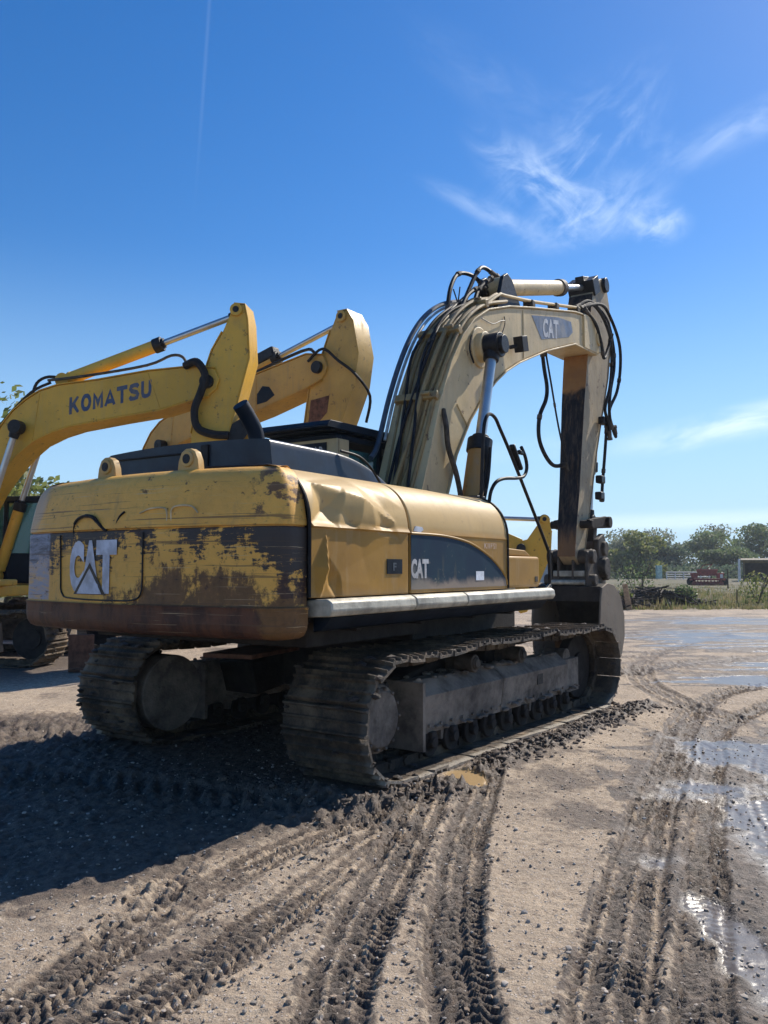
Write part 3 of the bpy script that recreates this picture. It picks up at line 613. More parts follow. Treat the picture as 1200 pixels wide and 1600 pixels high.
# boom
BO = [(.10, 1.85), (.25, 2.1), (.55, 2.83), (.89, 3.70), (1.19, 4.25), (1.5, 4.65), (1.83, 4.94), (2.26, 5.18), (2.93, 5.40), (3.79, 5.61), (5.59, 6.02), (6.45, 6.15), (6.72, 6.13), (6.92, 5.98), (6.98, 5.8), (6.88, 5.62), (6.7, 5.55), (5.57, 5.49), (4.3, 5.09), (3.24, 4.68), (2.8, 4.47), (2.46, 4.26), (2.02, 3.93), (1.68, 3.61), (1.29, 3.11), (1.11, 2.72), (.62, 1.75), (.40, 1.66), (.2, 1.70)]
b1 = MB(); b1.prism(BO, -.30, .30)
# tip cheeks
boomo = b1.build('boom', BOOMY, ex, .012)
tipm = MB(); tp = [(6.0, 6.085), (6.45, 6.15), (6.72, 6.13), (6.92, 5.98), (6.98, 5.8), (6.88, 5.62), (6.7, 5.55), (6.15, 5.52), (6.0, 5.51)]
tipm.prism(tp, -.335, -.27); tipm.prism(tp, .27, .335); tipm.cyl((6.72, -.37, 5.83), (6.72, .37, 5.83), .13, n=20); tipm.build('boom_fork', BOOMY, boomo, .01)
fl = MB()   # top and bottom cover plates standing a little proud
def strip(mb, pts, yw, th, off):
    n = len(pts); vs = []
    for i, p in enumerate(pts):
        a_ = Vector(pts[max(0, i - 1)]); b_ = Vector(pts[min(n - 1, i + 1)]); t_ = (b_ - a_).normalized(); nn = Vector((-t_.y, t_.x))
        for y, k in ((-yw, off), (yw, off), (yw, off + th), (-yw, off + th)): q_ = Vector(p) + nn * k; vs.append((q_.x, y, q_.y))
    fs = [(i * 4 + k, i * 4 + (k + 1) % 4, (i + 1) * 4 + (k + 1) % 4, (i + 1) * 4 + k) for i in range(n - 1) for k in range(4)] + [(3, 2, 1, 0), tuple(4 * (n - 1) + k for k in range(4))]
    mb.add(vs, fs)
strip(fl, [tuple(p) for p in BO[1:12]], .325, .022, .003)
strip(fl, BO[16:27][::-1], .325, -.022, -.003); fl.build('boom_flange', BOOMY, boomo, .004)
bs = MB(); bs.cyl((1.97, -.42, 4.60), (1.97, .42, 4.60), .20, n=24); bs.cyl((1.97, -.33, 4.60), (1.97, .33, 4.60), .27, n=24); bs.build('pin_boss', BOOMY, boomo, .01)
wl = MB()
for x_, z_, x2, z2 in ((1.02, 3.42, 1.75, 3.55), ): wl.tube([(1.33, -.305, 3.74), (1.78, -.305, 3.30) if False else (1.62, -.305, 3.50)], .012, 6)
wl.build('weld_seam', BOOMY, boomo); wl = MB(); wl.tube([(3.42, -.305, 5.49), (3.42, -.305, 4.77)], .008, 5); wl.build('weld_seam', BOOMY, boomo)
gp = MB(); gp.prism([(2.0, 4.78), (5.55, 5.6)], 0, 0) if False else None
dg_ = MB(); dg_.prism([(3.75, 5.50), (4.85, 5.75), (5.42, 5.82), (5.50, 5.66), (5.30, 5.53), (4.12, 5.22)], -.3035, -.301); dg_.build('faded_decal', GREYDEC, boomo)
for ch, c0, c1 in (('C', 0, .3), ('A', .3, .68), ('T', .66, 1.0)):
    decal(boomo, ch, WHITE, lambda u, v: (4.18 + (c0 + u * (c1 - c0)) * .66, -.3065, 5.265 + (c0 + u * (c1 - c0)) * .13 + v * .30), bold=.04)
gr = MB()
for k in range(6): gr.bx(.33 + k * .03, .345 + k * .03, -.18, .02, 2.62 - k * .09, 2.66 - k * .09)
# boom cylinders
def cylinder(parent, A, B, rb, rr, split, matb, matr, name, head=.0, eye=True, cap=GREASE):
    A = Vector(A); B = Vector(B); d_ = (B - A); L_ = d_.length; d_ /= L_
    m = MB(); e0 = A + d_ * .12; e1 = A + d_ * L_ * split; m.cyl(e0, e1, rb, n=22); m.cyl(e0, e0 + d_ * .06, rb * 1.08, n=22)
    m.cyl((A.x, A.y - rb * .9, A.z), (A.x, A.y + rb * .9, A.z), rb * 1.15, n=18)
    o = m.build(name, matb, parent, .006)
    m = MB(); m.cyl(e1 - d_ * .12, e1 + d_ * .05, rb * 1.18, n=22); m.cyl(e1 + d_ * .05, e1 + d_ * .10, rb * .8, n=22); m.build('cylinder_head', cap, o, .006)
    m = MB(); m.cyl(e1, B, rr, n=18); m.build('rod', matr, o)
    m = MB(); m.cyl((B.x, B.y - rb * .9, B.z), (B.x, B.y + rb * .9, B.z), rb * 1.2, n=18); m.cyl(B - d_ * .22, B, rr * 1.45, rr * 1.8, n=18); m.build('rod_eye', cap, o, .006)
    return o
for s_ in (-1, 1):
    bc = cylinder(ex, (1.10, s_ * .50, 1.72), (1.97, s_ * .50, 4.60), .135, .07, .535, M_paint('oily_orange_cylinder_paint', (.42, .23, .07), .5, .5) if s_ < 0 else YEL, CHROME, 'boom_cylinder')
    m = MB(); m.cyl((1.97, s_ * .60, 4.60), (1.97, s_ * .68, 4.60), .12, n=16); m.build('pin_cap', GREASE, bc, .006)
    m = MB(); m.tube([(1.47, s_ * .63, 3.20), (1.42, s_ * .66, 2.9), (1.30, s_ * .62, 2.55), (1.05, s_ * .66, 2.35), (.85, s_ * .6, 2.2)], .03, 8, 5); m.tube([(1.45, s_ * .5 - .2, 3.18), (1.38, s_ * .5 - .2, 2.8), (1.25, s_ * .5 - .18, 2.4)], .022, 8, 4); m.build('hose', BLACK, bc)
    m = MB(); m.box((1.12, s_ * .5 - .17, 2.50), (.22, .14, .12)); m.build('hose_block', GREASE, bc, .01)
# work light
m = MB(); m.box((3.02, -.44, 4.87), (.20, .14, .22), Matrix.Rotation(R(-15), 3, 'Y')); m.cyl((2.85, -.34, 4.80), (2.97, -.42, 4.84), .03, n=8); m.cyl((2.6, -.34, 4.78), (2.85, -.34, 4.80), .022, n=8); m.build('work_light', BLACK, boomo, .03)
# stick cylinder on top of the boom
br = MB(); br.prism([(2.75, 5.36), (3.6, 5.58), (3.30, 5.92), (3.12, 5.98), (2.98, 5.90)], -.2, -.14); br.prism([(2.75, 5.36), (3.6, 5.58), (3.30, 5.92), (3.12, 5.98), (2.98, 5.90)], .14, .2); br.build('cylinder_bracket', GREASE, boomo, .01)
cylinder(ex, (3.14, 0, 5.80), (7.46, 0, 7.05), .125, .06, .60, BOOMY, CHROME, 'stick_cylinder', cap=STEEL)
# hydraulic pipes along the boom back
BACK = [(.45, 2.45), (.72, 3.2), (.93, 3.74), (1.21, 4.27), (1.5, 4.67), (1.83, 4.97), (2.26, 5.21), (2.93, 5.43)]
def off(pts, k):
    o_ = []; n = len(pts)
    for i, p in enumerate(pts):
        a_ = Vector(pts[max(0, i - 1)]); b_ = Vector(pts[min(n - 1, i + 1)]); t_ = (b_ - a_).normalized(); o_.append((p[0] - t_.y * k, p[1] + t_.x * k))
    return o_
PIPE = M_paint('dusty_pipe_paint', (.34, .235, .10), .85, .8, dustcol=(.13, .095, .06))
for y, k, r_ in ((-.27, .06, .026), (-.20, .06, .026), (-.10, .05, .022), (-.04, .05, .022), (.03, .06, .026), (.10, .06, .026), (.18, .05, .022), (.25, .05, .018), (-.13, .13, .028)):
    m = MB(); pts = off(BACK, k); jj = rd.uniform(-.07, .07); q_ = [(pts[0][0] - .05 + rd.uniform(-.05, .12), y * .5 + jj * 2, pts[0][1] - .35), (pts[0][0] - .02, y * .6 + jj * 1.6, pts[0][1])] + [(a_, y * (.8 + .2 * min(1, i / 2)) + jj * max(0, .6 - i * .3), b_) for i, (a_, b_) in enumerate(pts[1:])]
    m.tube(q_, r_, 8, 4); m.build('hydraulic_pipe', PIPE, boomo)
for y0_, y1_, y2_ in ((-.18, .05, -.08), (.12, -.02, .15), (.02, .2, .1)):
    pts = off(BACK, .135); Q_ = [(a_, y0_ + (y1_ - y0_) * min(1, k_ / 3) if k_ < 4 else y1_ + (y2_ - y1_) * (k_ - 3) / 4, b_ + .02 * math.sin(k_ * 2.1 + y0_ * 9)) for k_, (a_, b_) in enumerate(pts)]; hose_with_fittings(Q_, .019, boomo)
for i in (2, 4, 6):
    pts = off(BACK, .07); a_, b_ = pts[i]; t_ = Vector(pts[i + 1]) - Vector(pts[i - 1]); ang = math.atan2(t_.y, t_.x)
    m = MB(); m.box((a_, 0, b_), (.10, .60, .11), Matrix.Rotation(-ang, 3, 'Y')); m.box((a_, -.16, b_), (.05, .12, .2), Matrix.Rotation(-ang, 3, 'Y')); m.build('pipe_clamp', PIPE, boomo, .012)
m = MB(); pts = off(BACK, .17); m.tube([(.35, .33, 3.0), (.55, .36, 3.2)] + [(a_, .34, b_) for a_, b_ in pts[2:]], .034, 8, 5); pts = off(BACK, .10)
m.build('outer_hose', M_simple('blue_grey_hose', (.05, .07, .10), .4, 0, .3, 8), boomo)
m = MB(); pts = off(BACK, .12); m.tube([(a_, .30, b_) for a_, b_ in pts[1:]], .02, 8, 5); m.build('bright_pipe', M_simple('bare_metal_pipe', (.6, .55, .48), .35, .6), boomo)
for P_ in ([(2.0, .2, 5.15), (2.15, .24, 5.55), (2.45, .26, 5.85), (2.80, .2, 5.92), (3.0, .1, 5.80)], [(2.2, .1, 5.2), (2.5, .12, 5.6), (2.75, .1, 5.95), (3.0, .1, 6.08), (3.25, .05, 6.02)], [(2.3, -.05, 5.28), (2.6, -.02, 5.62), (2.9, -.02, 5.85)], [(1.95, .0, 5.05), (2.3, .05, 5.45), (2.75, .02, 5.7), (3.1, .1, 5.7)]):
    hose_with_fittings(P_, .030, boomo)
m = MB()
for a_, b_ in (((2.0, .15, 5.2), (2.5, .15, 5.55)), ((2.2, .15, 5.2), (2.3, .15, 5.6)), ((2.4, .2, 5.3), (2.2, .2, 5.55)), ((1.9, .15, 5.1), (2.6, .1, 5.45))): m.cyl(a_, b_, .01, n=5)
m.build('wire_bracket', GREASE, boomo)
for dy, dz in ((-.24, .09), (-.17, .10), (.2, .09)):
    m = MB(); m.tube([(2.35, dy, 5.22 + dz), (2.75, dy, 5.46 + dz), (2.95, dy, 5.50 + dz), (4.0, dy, 5.70 + dz), (5.6, dy, 6.05 + dz), (6.1, dy, 6.15 + dz)], .022, 8, 3); m.build('top_pipe', BOOMY, boomo)
for x_ in (3.9, 4.9, 5.9):
    m = MB(); z_ = np.interp(x_, [2.93, 3.79, 5.59, 6.45], [5.4, 5.61, 6.02, 6.15]) + .09; m.box((x_, -.2, z_), (.12, .16, .1)); m.build('pipe_clamp', STEEL, boomo, .01)
for P_, r_ in (([(2.75, -.31, 5.22), (2.72, -.33, 5.10), (2.55, -.34, 4.9), (2.2, -.36, 4.78)], .008), ([(2.0, -.33, 5.0), (2.3, -.34, 5.0), (2.55, -.34, 5.1), (2.72, -.33, 5.15)], .008), ([(1.7, -.33, 4.7), (1.62, -.34, 4.5), (1.75, -.33, 4.35)], .014)):
    m = MB(); m.tube(P_, r_, 5, 4); m.build('loose_wire', BLACK, boomo)
m = MB(); m.tube([(.98, -.30, 3.62), (.95, -.36, 3.4), (.98, -.37, 3.15), (1.12, -.40, 2.85), (1.20, -.42, 2.55), (1.2, -.42, 2.3)], .034, 8, 5); m.build('grease_hose', STEEL, boomo)
m = MB(); m.box((.62, -.12, 2.62), (.05, .32, .5), Matrix.Rotation(R(20), 3, 'Y'))
m.build('dark_grille', GREASE, boomo)

# stick
SREAR = [(5.86, 1.90), (5.92, 2.4), (6.05, 3.0), (6.17, 3.76), (6.30, 4.6), (6.42, 5.2), (6.52, 5.62), (6.60, 6.14), (6.80, 6.70), (7.0, 6.98), (7.30, 7.14)]
SFR = [(7.55, 7.16), (7.66, 7.0), (7.80, 6.7), (7.86, 6.3), (7.62, 5.3), (7.26, 4.5), (6.96, 3.8), (6.68, 3.0), (6.38, 2.1), (6.30, 1.86), (6.08, 1.76)]
def taper(mb):
    mb.v = [(x, y * float(np.interp(z, [1.8, 2.6, 5.6], [.72, .82, 1.06])), z) for x, y, z in mb.v]
sk = MB(); sk.prism(SREAR + SFR, -.20, .20); taper(sk); sko = sk.build('stick', STICKM, ex, .014)
m = MB()
def rear_skin(mb, pts, yw, off_):
    n = len(pts); vs = []
    for i, p in enumerate(pts):
        a_ = Vector(pts[max(0, i - 1)]); b_ = Vector(pts[min(n - 1, i + 1)]); t_ = (b_ - a_).normalized(); nn = Vector((-t_.y, t_.x)); q_ = Vector(p) + nn * off_; vs += [(q_.x, -yw, q_.y), (q_.x, yw, q_.y)]
    mb.add(vs, [(2 * i, 2 * i + 1, 2 * i + 3, 2 * i + 2) for i in range(n - 1)])
strip(m, [tuple(p) for p in catmull([(a_, b_, 0) for a_, b_ in SREAR[:9]], 6)] if False else SREAR[:9], .212, .018, .004); taper(m); m.build('stick_rear_plate', STICKR, sko, .004)
m = MB(); strip(m, SFR[3:10][::-1], .212, -.018, -.004); taper(m); m.build('stick_front_plate', STICKM, sko, .004)
m = MB(); m.cyl((7.46, -.28, 7.05), (7.46, .28, 7.05), .14, n=20); m.box((6.95, 0, 6.90), (.34, .50, .30), Matrix.Rotation(R(-30), 3, 'Y')); m.box((7.0, 0, 7.06), (.6, .16, .1), Matrix.Rotation(R(-14), 3, 'Y')); m.build('cylinder_pin', GREASE, sko, .01)
for P_ in ([(6.1, -.25, 6.25), (6.5, -.30, 6.42), (6.95, -.36, 6.30), (7.25, -.38, 5.95), (7.35, -.38, 5.5), (7.15, -.38, 5.0), (7.0, -.36, 4.6), (7.15, -.38, 4.35), (7.2, -.36, 4.1)],
           [(6.1, -.15, 6.28), (6.6, -.26, 6.50), (7.15, -.36, 6.3), (7.4, -.40, 5.9), (7.38, -.40, 5.45), (7.2, -.40, 4.95), (7.12, -.38, 4.6), (7.25, -.38, 4.3)],
           [(6.2, -.25, 6.3), (6.8, -.36, 6.48), (7.3, -.38, 6.35), (7.62, -.42, 5.95), (7.72, -.42, 5.5), (7.50, -.40, 5.0), (7.2, -.38, 4.6), (7.3, -.38, 4.3), (7.5, -.38, 4.15), (7.45, -.36, 4.3)],
           [(6.15, -.33, 6.2), (6.5, -.38, 6.05), (6.75, -.39, 5.75), (6.85, -.4, 5.5), (7.15, -.4, 5.75), (7.3, -.39, 6.0)],
           [(7.25, -.3, 4.3), (7.1, -.3, 3.8), (6.95, -.3, 3.2), (6.9, -.3, 2.95)]):
    hose_with_fittings(P_, .030, sko)
for P_, r_ in (([(5.15, .1, 5.35), (5.3, .12, 5.05), (5.32, .1, 4.75), (5.2, .08, 4.5), (5.0, .1, 4.2), (4.98, .1, 3.85), (5.2, .1, 3.6), (5.6, .12, 3.45), (6.05, .1, 3.5)], .034), ([(5.05, .0, 5.33), (5.3, .0, 4.8), (5.6, .0, 4.1), (5.95, .0, 3.42)], .017)):
    hose_with_fittings(P_, r_, boomo)
m = MB()
for z_, x_ in ((3.0, 6.95), (3.3, 7.0), (4.4, 7.2)): m.box((x_ - .1, -.27, z_), (.22, .12, .14))
m.build('hose_clamp', GREASE, sko, .02)
bcl = cylinder(ex, (7.42, 0, 5.15), (7.05, 0, 2.55), .105, .055, .62, STICKM, CHROME, 'bucket_cylinder', cap=GREASE)
# linkage and bucket
lk = MB()
for y in (-.30, .30):
    lk.prism([(6.10, 2.42), (6.22, 2.38), (7.10, 2.46), (7.12, 2.60), (7.0, 2.64), (6.12, 2.54)], y - .03, y + .03)
lk.cyl((7.05, -.40, 2.53), (7.05, .40, 2.53), .105, n=18); lk.prism([(6.96, 2.55), (7.16, 2.55), (6.92, 1.55), (6.72, 1.55)], -.12, .12); lk.cyl((6.15, -.38, 2.46), (6.15, .38, 2.46), .07, n=16)
lk.build('bucket_linkage', DARKST, ex, .012)
qc = MB(); qc.cyl((6.10, -.42, 1.90), (6.10, .42, 1.90), .12, n=20); qc.cyl((6.75, -.44, 1.60), (6.75, .44, 1.60), .11, n=20); qc.cyl((6.05, -.46, 1.50), (6.05, .46, 1.50), .10, n=20)
for y in (-.34, -.10, .16, .30): qc.prism([(5.95, 1.98), (6.2, 2.04), (6.9, 1.72), (6.9, 1.42), (6.4, 1.30), (5.92, 1.36)], y, y + .05)
qc.prism([(6.45, 2.2), (6.75, 2.32), (6.98, 2.1), (6.95, 1.75), (6.7, 1.6), (6.5, 1.8)], -.36, -.26); qc.prism([(6.45, 2.2), (6.75, 2.32), (6.98, 2.1), (6.95, 1.75), (6.7, 1.6), (6.5, 1.8)], .26, .36); qc.cyl((6.72, -.42, 2.05), (6.72, .42, 2.05), .13, n=18); qc.cyl((6.62, -.47, 1.72), (6.62, -.30, 1.72), .17, n=18); qc.box((6.2, -.32, 1.40), (.5, .16, .22)); qc.build('quick_coupler', STEEL, ex, .02)
qc = MB(); qc.bx(5.94, 6.0, -.28, .28, 1.56, 1.66); qc.cyl((5.92, -.3, 1.46), (5.92, .3, 1.46), .045, n=12); qc.build('coupler_bar', LEDGE, ex, .01)
BW = .58
bk = MB(); sh = [(5.88, 1.36), (6.15, 1.44), (6.5, 1.40), (6.85, 1.20), (7.05, .85), (7.05, .50), (6.88, .20), (6.6, .05), (6.2, .0)]
inn = [(6.2, .06), (6.56, .11), (6.80, .25), (6.97, .52), (6.97, .83), (6.79, 1.12), (6.46, 1.30), (6.15, 1.34), (5.88, 1.28)]
bk.prism(sh + inn, -BW, BW); bko = bk.build('bucket', DARKST, ex, .008)
sd_ = MB(); side = [(5.88, 1.38)] + [(a_ + .01, b_ + .01) for a_, b_ in sh[1:]] + [(6.0, .02), (5.80, .30), (5.74, .8), (5.80, 1.2)]
for y in (-BW - .03, BW): sd_.prism(side, y, y + .03)
sd_.build('side_plate', M_paint('scuffed_bucket_steel', (.19, .15, .11), .7, .6, .6, dustcol=(.24, .19, .14)), bko, .006)
hp = MB(); hp.bx(5.84, 5.90, -BW, BW, 1.14, 1.40); hp.build('hinge_plate', RUST if False else DARKST, bko, .01)
for k in range(5):
    m = MB(); y = -BW + .08 + k * (2 * BW - .16) / 4; m.prism([(6.2, .0), (6.0, -.01), (5.80, .03), (6.0, .075), (6.2, .08)], y - .05, y + .05); m.build('tooth', STEEL, bko, .006)

# handrail and mirror by the hood front
m = MB(); m.tube([(-.03, -1.30, 2.42), (-.03, -1.33, 3.05), (.0, -1.34, 3.24), (.10, -1.34, 3.32), (.24, -1.34, 3.30), (.36, -1.34, 3.20), (.56, -1.35, 3.00), (1.0, -1.36, 2.55), (1.52, -1.38, 1.98), (1.60, -1.38, 1.86), (1.62, -1.38, 1.50)], .019, 8, 4)
m.build('handrail', BLACK, ex)
m = MB(); m.tube([(.20, -1.28, 2.40), (.21, -1.30, 2.52), (.28, -1.33, 2.62), (.45, -1.35, 2.67), (.75, -1.36, 2.70), (.92, -1.37, 2.74), (1.0, -1.37, 2.84), (.96, -1.37, 2.96), (.85, -1.37, 3.06)], .02, 8, 4)
mo = m.build('mirror_arm', BLACK, ex)
m = MB(); m.box((.73, -1.36, 2.93), (.045, .07, .34), Matrix.Rotation(R(-42), 3, 'Y')); m.box((.86, -1.36, 3.0), (.12, .05, .05)); m.build('mirror', GREASE, mo, .015)
m = MB(); m.tube([(1.1, -1.36, 1.50), (1.35, -1.38, 1.38), (1.62, -1.38, 1.50)], .03, 8, 4); m.build('rail_foot', GREASE, ex)

# ================================================================== BACKGROUND EXCAVATORS
def far_excavator(name_label, loc, heading, paint, boom_top, boom_bot, stick, tip, scyl, bcyl, cabx=(.25, 2.1), ucx=0.0, uc_r=1.95, bhw=.3, tcols=(SHOE, MUDM)):
    r_ = root('excavator', name_label, 'excavator', loc, heading, 'excavators parked in a row')
    for s_ in (-1, 1):
        t_ = crawler(r_, s_ * 1.3, .70, uc_r, None, .45, nshoe=46, clods=60, seed=int(10 + s_ + heading), mats=tcols); t_.location.x = ucx
        f = MB(); f.prism([(-1.5, .22), (1.5, .22), (1.45, .75), (-1.45, .75)], s_ * 1.3 - .17, s_ * 1.3 + .17); f.build('track_frame', BEAMM, r_, .02).location.x = ucx
        f = MB(); wheel(f, (-uc_r, s_ * 1.3, .48), .36, .1, 24, .5, 19); f.build('drive_sprocket', DARKST, r_).location.x = ucx; f = MB(); wheel(f, (uc_r, s_ * 1.3, .48), .36, .1, 24); f.build('idler_wheel', DARKST, r_).location.x = ucx
    f = MB(); f.bx(-.7, .7, -1.15, 1.15, .45, .9); f.cyl((0, 0, .9), (0, 0, 1.18), .7, n=32); f.build('car_body', DARKST, r_, .02)
    f = MB(); f.bx(-2.6, 1.9, -1.42, 1.42, 1.18, 1.38); f.build('upper_frame', paint, r_, .03)
    f = MB(); f.prism([(-2.5, 1.4), (.0, 1.4), (.0, 2.15), (-.3, 2.3), (-2.5, 2.3)], -1.4, -.45); f.prism([(-2.5, 1.4), (.1, 1.4), (.1, 2.3), (-2.5, 2.3)], .45, 1.4); f.bx(-2.5, -.9, -.44, .44, 1.4, 2.2); f.build('body_panel', paint, r_, .05)
    f = MB(); f.bx(.25, 1.6, -1.38, -.55, 1.4, 1.78); f.bx(1.62, 2.15, -1.2, -.6, 1.38, 1.5); f.build('tool_box', paint, r_, .03)
    f = MB(); f.prism([(-3.1, -1.1), (-2.55, -1.42), (-2.55, 1.42), (-3.1, 1.1), (-3.25, 0)], 1.22, 2.35, 'z'); f.build('counterweight', paint, r_, .08)
    x0, x1 = cabx; c = MB()
    for xx in (x0, (x0 + x1) / 2, x1):
        for yy in (.52, 1.42): c.bx(xx - .05, xx + .05, yy - .045, yy + .045, 1.4, 3.05)
    c.bx(x0 - .03, x1 + .03, .5, .55, 1.4, 2.0); c.bx(x0 - .03, x1 + .03, 1.39, 1.45, 1.4, 2.0); c.bx(x0 - .05, x1 + .08, .46, 1.48, 3.02, 3.14)
    co = c.build('cab', NAVY, r_, .03)
    q_ = MB(); q_.bx(x0 + .06, (x0 + x1) / 2 - .06, .49, .495, 2.0, 3.0); q_.bx((x0 + x1) / 2 + .06, x1 - .06, .49, .495, 2.0, 3.0); q_.bx(x1 + .01, x1 + .016, .6, 1.36, 1.6, 3.0); q_.bx(x0 + .06, x1 - .06, 1.45, 1.455, 2.0, 3.0); q_.build('cab_window', GLASS, co)
    q_ = MB(); q_.bx(.7, 1.2, .75, 1.2, 1.7, 1.85); q_.bx(.62, .74, .75, 1.2, 1.8, 2.6); q_.build('driver_seat', BLACK, co, .03)
    b_ = MB(); b_.prism(boom_top + boom_bot[::-1], -bhw, bhw); bo = b_.build('boom', paint, r_, .02)
    e = MB(); e.cyl((tip[0], -bhw - .09, tip[1]), (tip[0], bhw + .09, tip[1]), .13, n=18); e.build('boom_pin', GREASE, bo, .01)
    s1 = MB(); s1.prism(stick, -.24, .24); so_ = s1.build('stick', paint, r_, .02)
    top = max(stick, key=lambda p: p[1]); pe = MB(); pe.cyl((scyl[1][0], -.30, scyl[1][1]), (scyl[1][0], .30, scyl[1][1]), .12, n=18); pe.build('pin_boss', paint, so_, .01); pe = MB(); pe.cyl((scyl[1][0], -.31, scyl[1][1]), (scyl[1][0], .31, scyl[1][1]), .06, n=14); pe.build('pin', GREASE, so_)
    low = [p for p in stick if p[1] > 2.6]; xs = [p[0] for p in low]; mid_ = (min(xs) + max(xs)) / 2
    for sg in (1, -1):
        edge = [p for p in stick if (p[0] - np.interp(p[1], [stick[-3][1] if False else 2, 7], [np.mean([q[0] for q in stick if q[1] < 3.2]), top[0]])) * sg > 0 and p[1] > 2.4]
        edge = sorted(edge, key=lambda p: -p[1])
        if len(edge) > 2:
            pl = MB(); strip(pl, edge if sg < 0 else edge, .262, .02 * (-1 if sg < 0 else 1), .002 * (-1 if sg < 0 else 1)); pl.build('edge_plate', paint, so_, .004)
    for q0, q1 in ((3, 8), ):
        ws = MB(); a_ = boom_top[len(boom_top) // 2]; b2 = min(boom_bot, key=lambda p: abs(p[0] - a_[0])); ws.tube([(a_[0], -bhw - .003, a_[1] - .02), (b2[0], -bhw - .003, b2[1] + .02)], .010, 5); ws.build('weld_seam', paint, bo)
    a_ = boom_top[-4]; b2 = min(boom_bot, key=lambda p: abs(p[0] - a_[0])); ws = MB(); ws.tube([(a_[0], -bhw - .003, a_[1] - .02), (b2[0], -bhw - .003, b2[1] + .02)], .010, 5); ws.build('weld_seam', paint, bo)
    bf = MB(); strip(bf, boom_top[1:-1], bhw + .025, .018, .003); bf.build('boom_flange', paint, bo, .004); bf = MB(); strip(bf, boom_bot[1:-1], bhw + .025, -.018, -.003); bf.build('boom_flange', paint, bo, .004)
    cylinder(r_, (scyl[0][0], 0, scyl[0][1]), (scyl[1][0], 0, scyl[1][1]), .12, .06, scyl[2], paint, CHROME, 'stick_cylinder')
    for s_ in (-1, 1): cylinder(r_, (bcyl[0][0], s_ * .47, bcyl[0][1]), (bcyl[1][0], s_ * .47, bcyl[1][1]), .11, .06, bcyl[2], paint, CHROME, 'boom_cylinder')
    return r_, bo, so_
def bucket_far(r_, c, heading_sign=1):
    x, z = c
    m = MB(); o_ = [(0, 0), (.5, .05), (.9, -.3), (.95, -.8), (.6, -1.2), (.1, -1.25), (.1, -1.18), (.55, -1.12), (.86, -.78), (.82, -.35), (.45, -.05), (0, -.08)]
    m.prism([(x + a_ * heading_sign, z + b_) for a_, b_ in o_], -.6, .6); bb = m.build('bucket', DARKST, r_, .01)
    m = MB(); sp_ = [(0, 0), (.5, .05), (.9, -.3), (.95, -.8), (.6, -1.2), (0, -1.22), (-.1, -.6)]
    for y in (-.63, .6): m.prism([(x + a_ * heading_sign, z + b_) for a_, b_ in sp_], y, y + .03)
    m.build('side_plate', DARKST, bb, .006)
    return bb
k, kb, ks = far_excavator('bright yellow excavator at far left with blue lettering on its boom', (-8.8, 16.3, 0), 98, KYEL,
    [(.05, 1.9), (.55, 2.9), (1.25, 4.0), (1.5, 4.39), (1.75, 4.70), (2.01, 4.91), (2.3, 5.08), (2.66, 5.18), (3.43, 5.25), (4.45, 5.39), (5.35, 5.45), (5.75, 5.40), (5.85, 5.2)],
    [(.45, 1.7), (.95, 2.5), (1.28, 3.14), (1.53, 3.48), (1.85, 3.85), (2.17, 4.11), (2.55, 4.28), (2.94, 4.39), (3.83, 4.53), (4.71, 4.65), (5.33, 4.82), (5.65, 4.90), (5.8, 5.02)],
    [(6.10, 6.62), (6.30, 6.60), (6.36, 6.3), (6.40, 5.58), (6.14, 4.6), (5.98, 4.03), (5.62, 2.3), (5.52, 1.95), (5.30, 1.90), (5.22, 2.05), (5.30, 4.2), (5.50, 5.2), (5.68, 5.75), (5.88, 6.1)],
    (5.62, 5.15), ((2.62, 5.33), (6.15, 6.50), .55), ((1.05, 1.55), (1.95, 4.36), .5), ucx=.75, uc_r=2.15)
stroke_word(kb, 'KOMATSU', BLUEL, lambda u, v: (2.90 + u * 1.64, -.304, 4.60 + u * .30 + v * .33))
m = MB(); m.tube([(5.20, -.34, 5.45), (5.45, -.42, 5.50), (5.62, -.42, 5.25), (5.55, -.42, 4.95), (5.42, -.40, 4.6), (5.48, -.38, 4.28), (5.75, -.34, 4.16), (6.05, -.3, 4.14)], .075, 8, 6); m.build('thick_hose', BLACK, ks)
m = MB(); m.tube([(2.4, -.2, 5.3), (3.2, -.22, 5.36), (4.4, -.22, 5.52), (4.9, -.26, 5.68), (5.15, -.3, 5.62), (5.25, -.34, 5.4)], .028, 8, 4); m.build('hydraulic_pipe', STEEL, kb)
m = MB(); m.tube([(1.0, -.15, 3.95), (1.5, -.1, 4.62), (2.0, -.1, 5.1), (2.4, -.1, 5.28)], .028, 8, 4); m.tube([(1.95, 0, 5.0), (2.05, 0, 5.3), (2.3, 0, 5.42), (2.7, 0, 5.35)], .03, 8, 4); m.build('hose', BLACK, kb)
m = MB(); m.prism([(6.10, 4.35), (6.35, 4.5), (6.5, 4.3), (6.2, 3.9), (5.95, 3.85)], -.30, -.26); m.prism([(6.10, 4.35), (6.35, 4.5), (6.5, 4.3), (6.2, 3.9), (5.95, 3.85)], .26, .30); m.cyl((6.35, -.3, 4.35), (6.35, .3, 4.35), .09, n=14); m.build('cylinder_bracket', GREASE, ks, .01)
cylinder(k, (6.38, 0, 4.35), (6.05, 0, 2.6), .1, .05, .6, KYEL, CHROME, 'bucket_cylinder')
m = MB(); m.prism([(6.0, 2.66), (6.12, 2.6), (5.9, 1.75), (5.78, 1.78)], -.1, .1); m.prism([(5.4, 2.3), (6.08, 2.66), (6.1, 2.56), (5.45, 2.18)], -.32, -.26); m.build('bucket_linkage', DARKST, k, .01)
bucket_far(k, (5.15, 1.98))
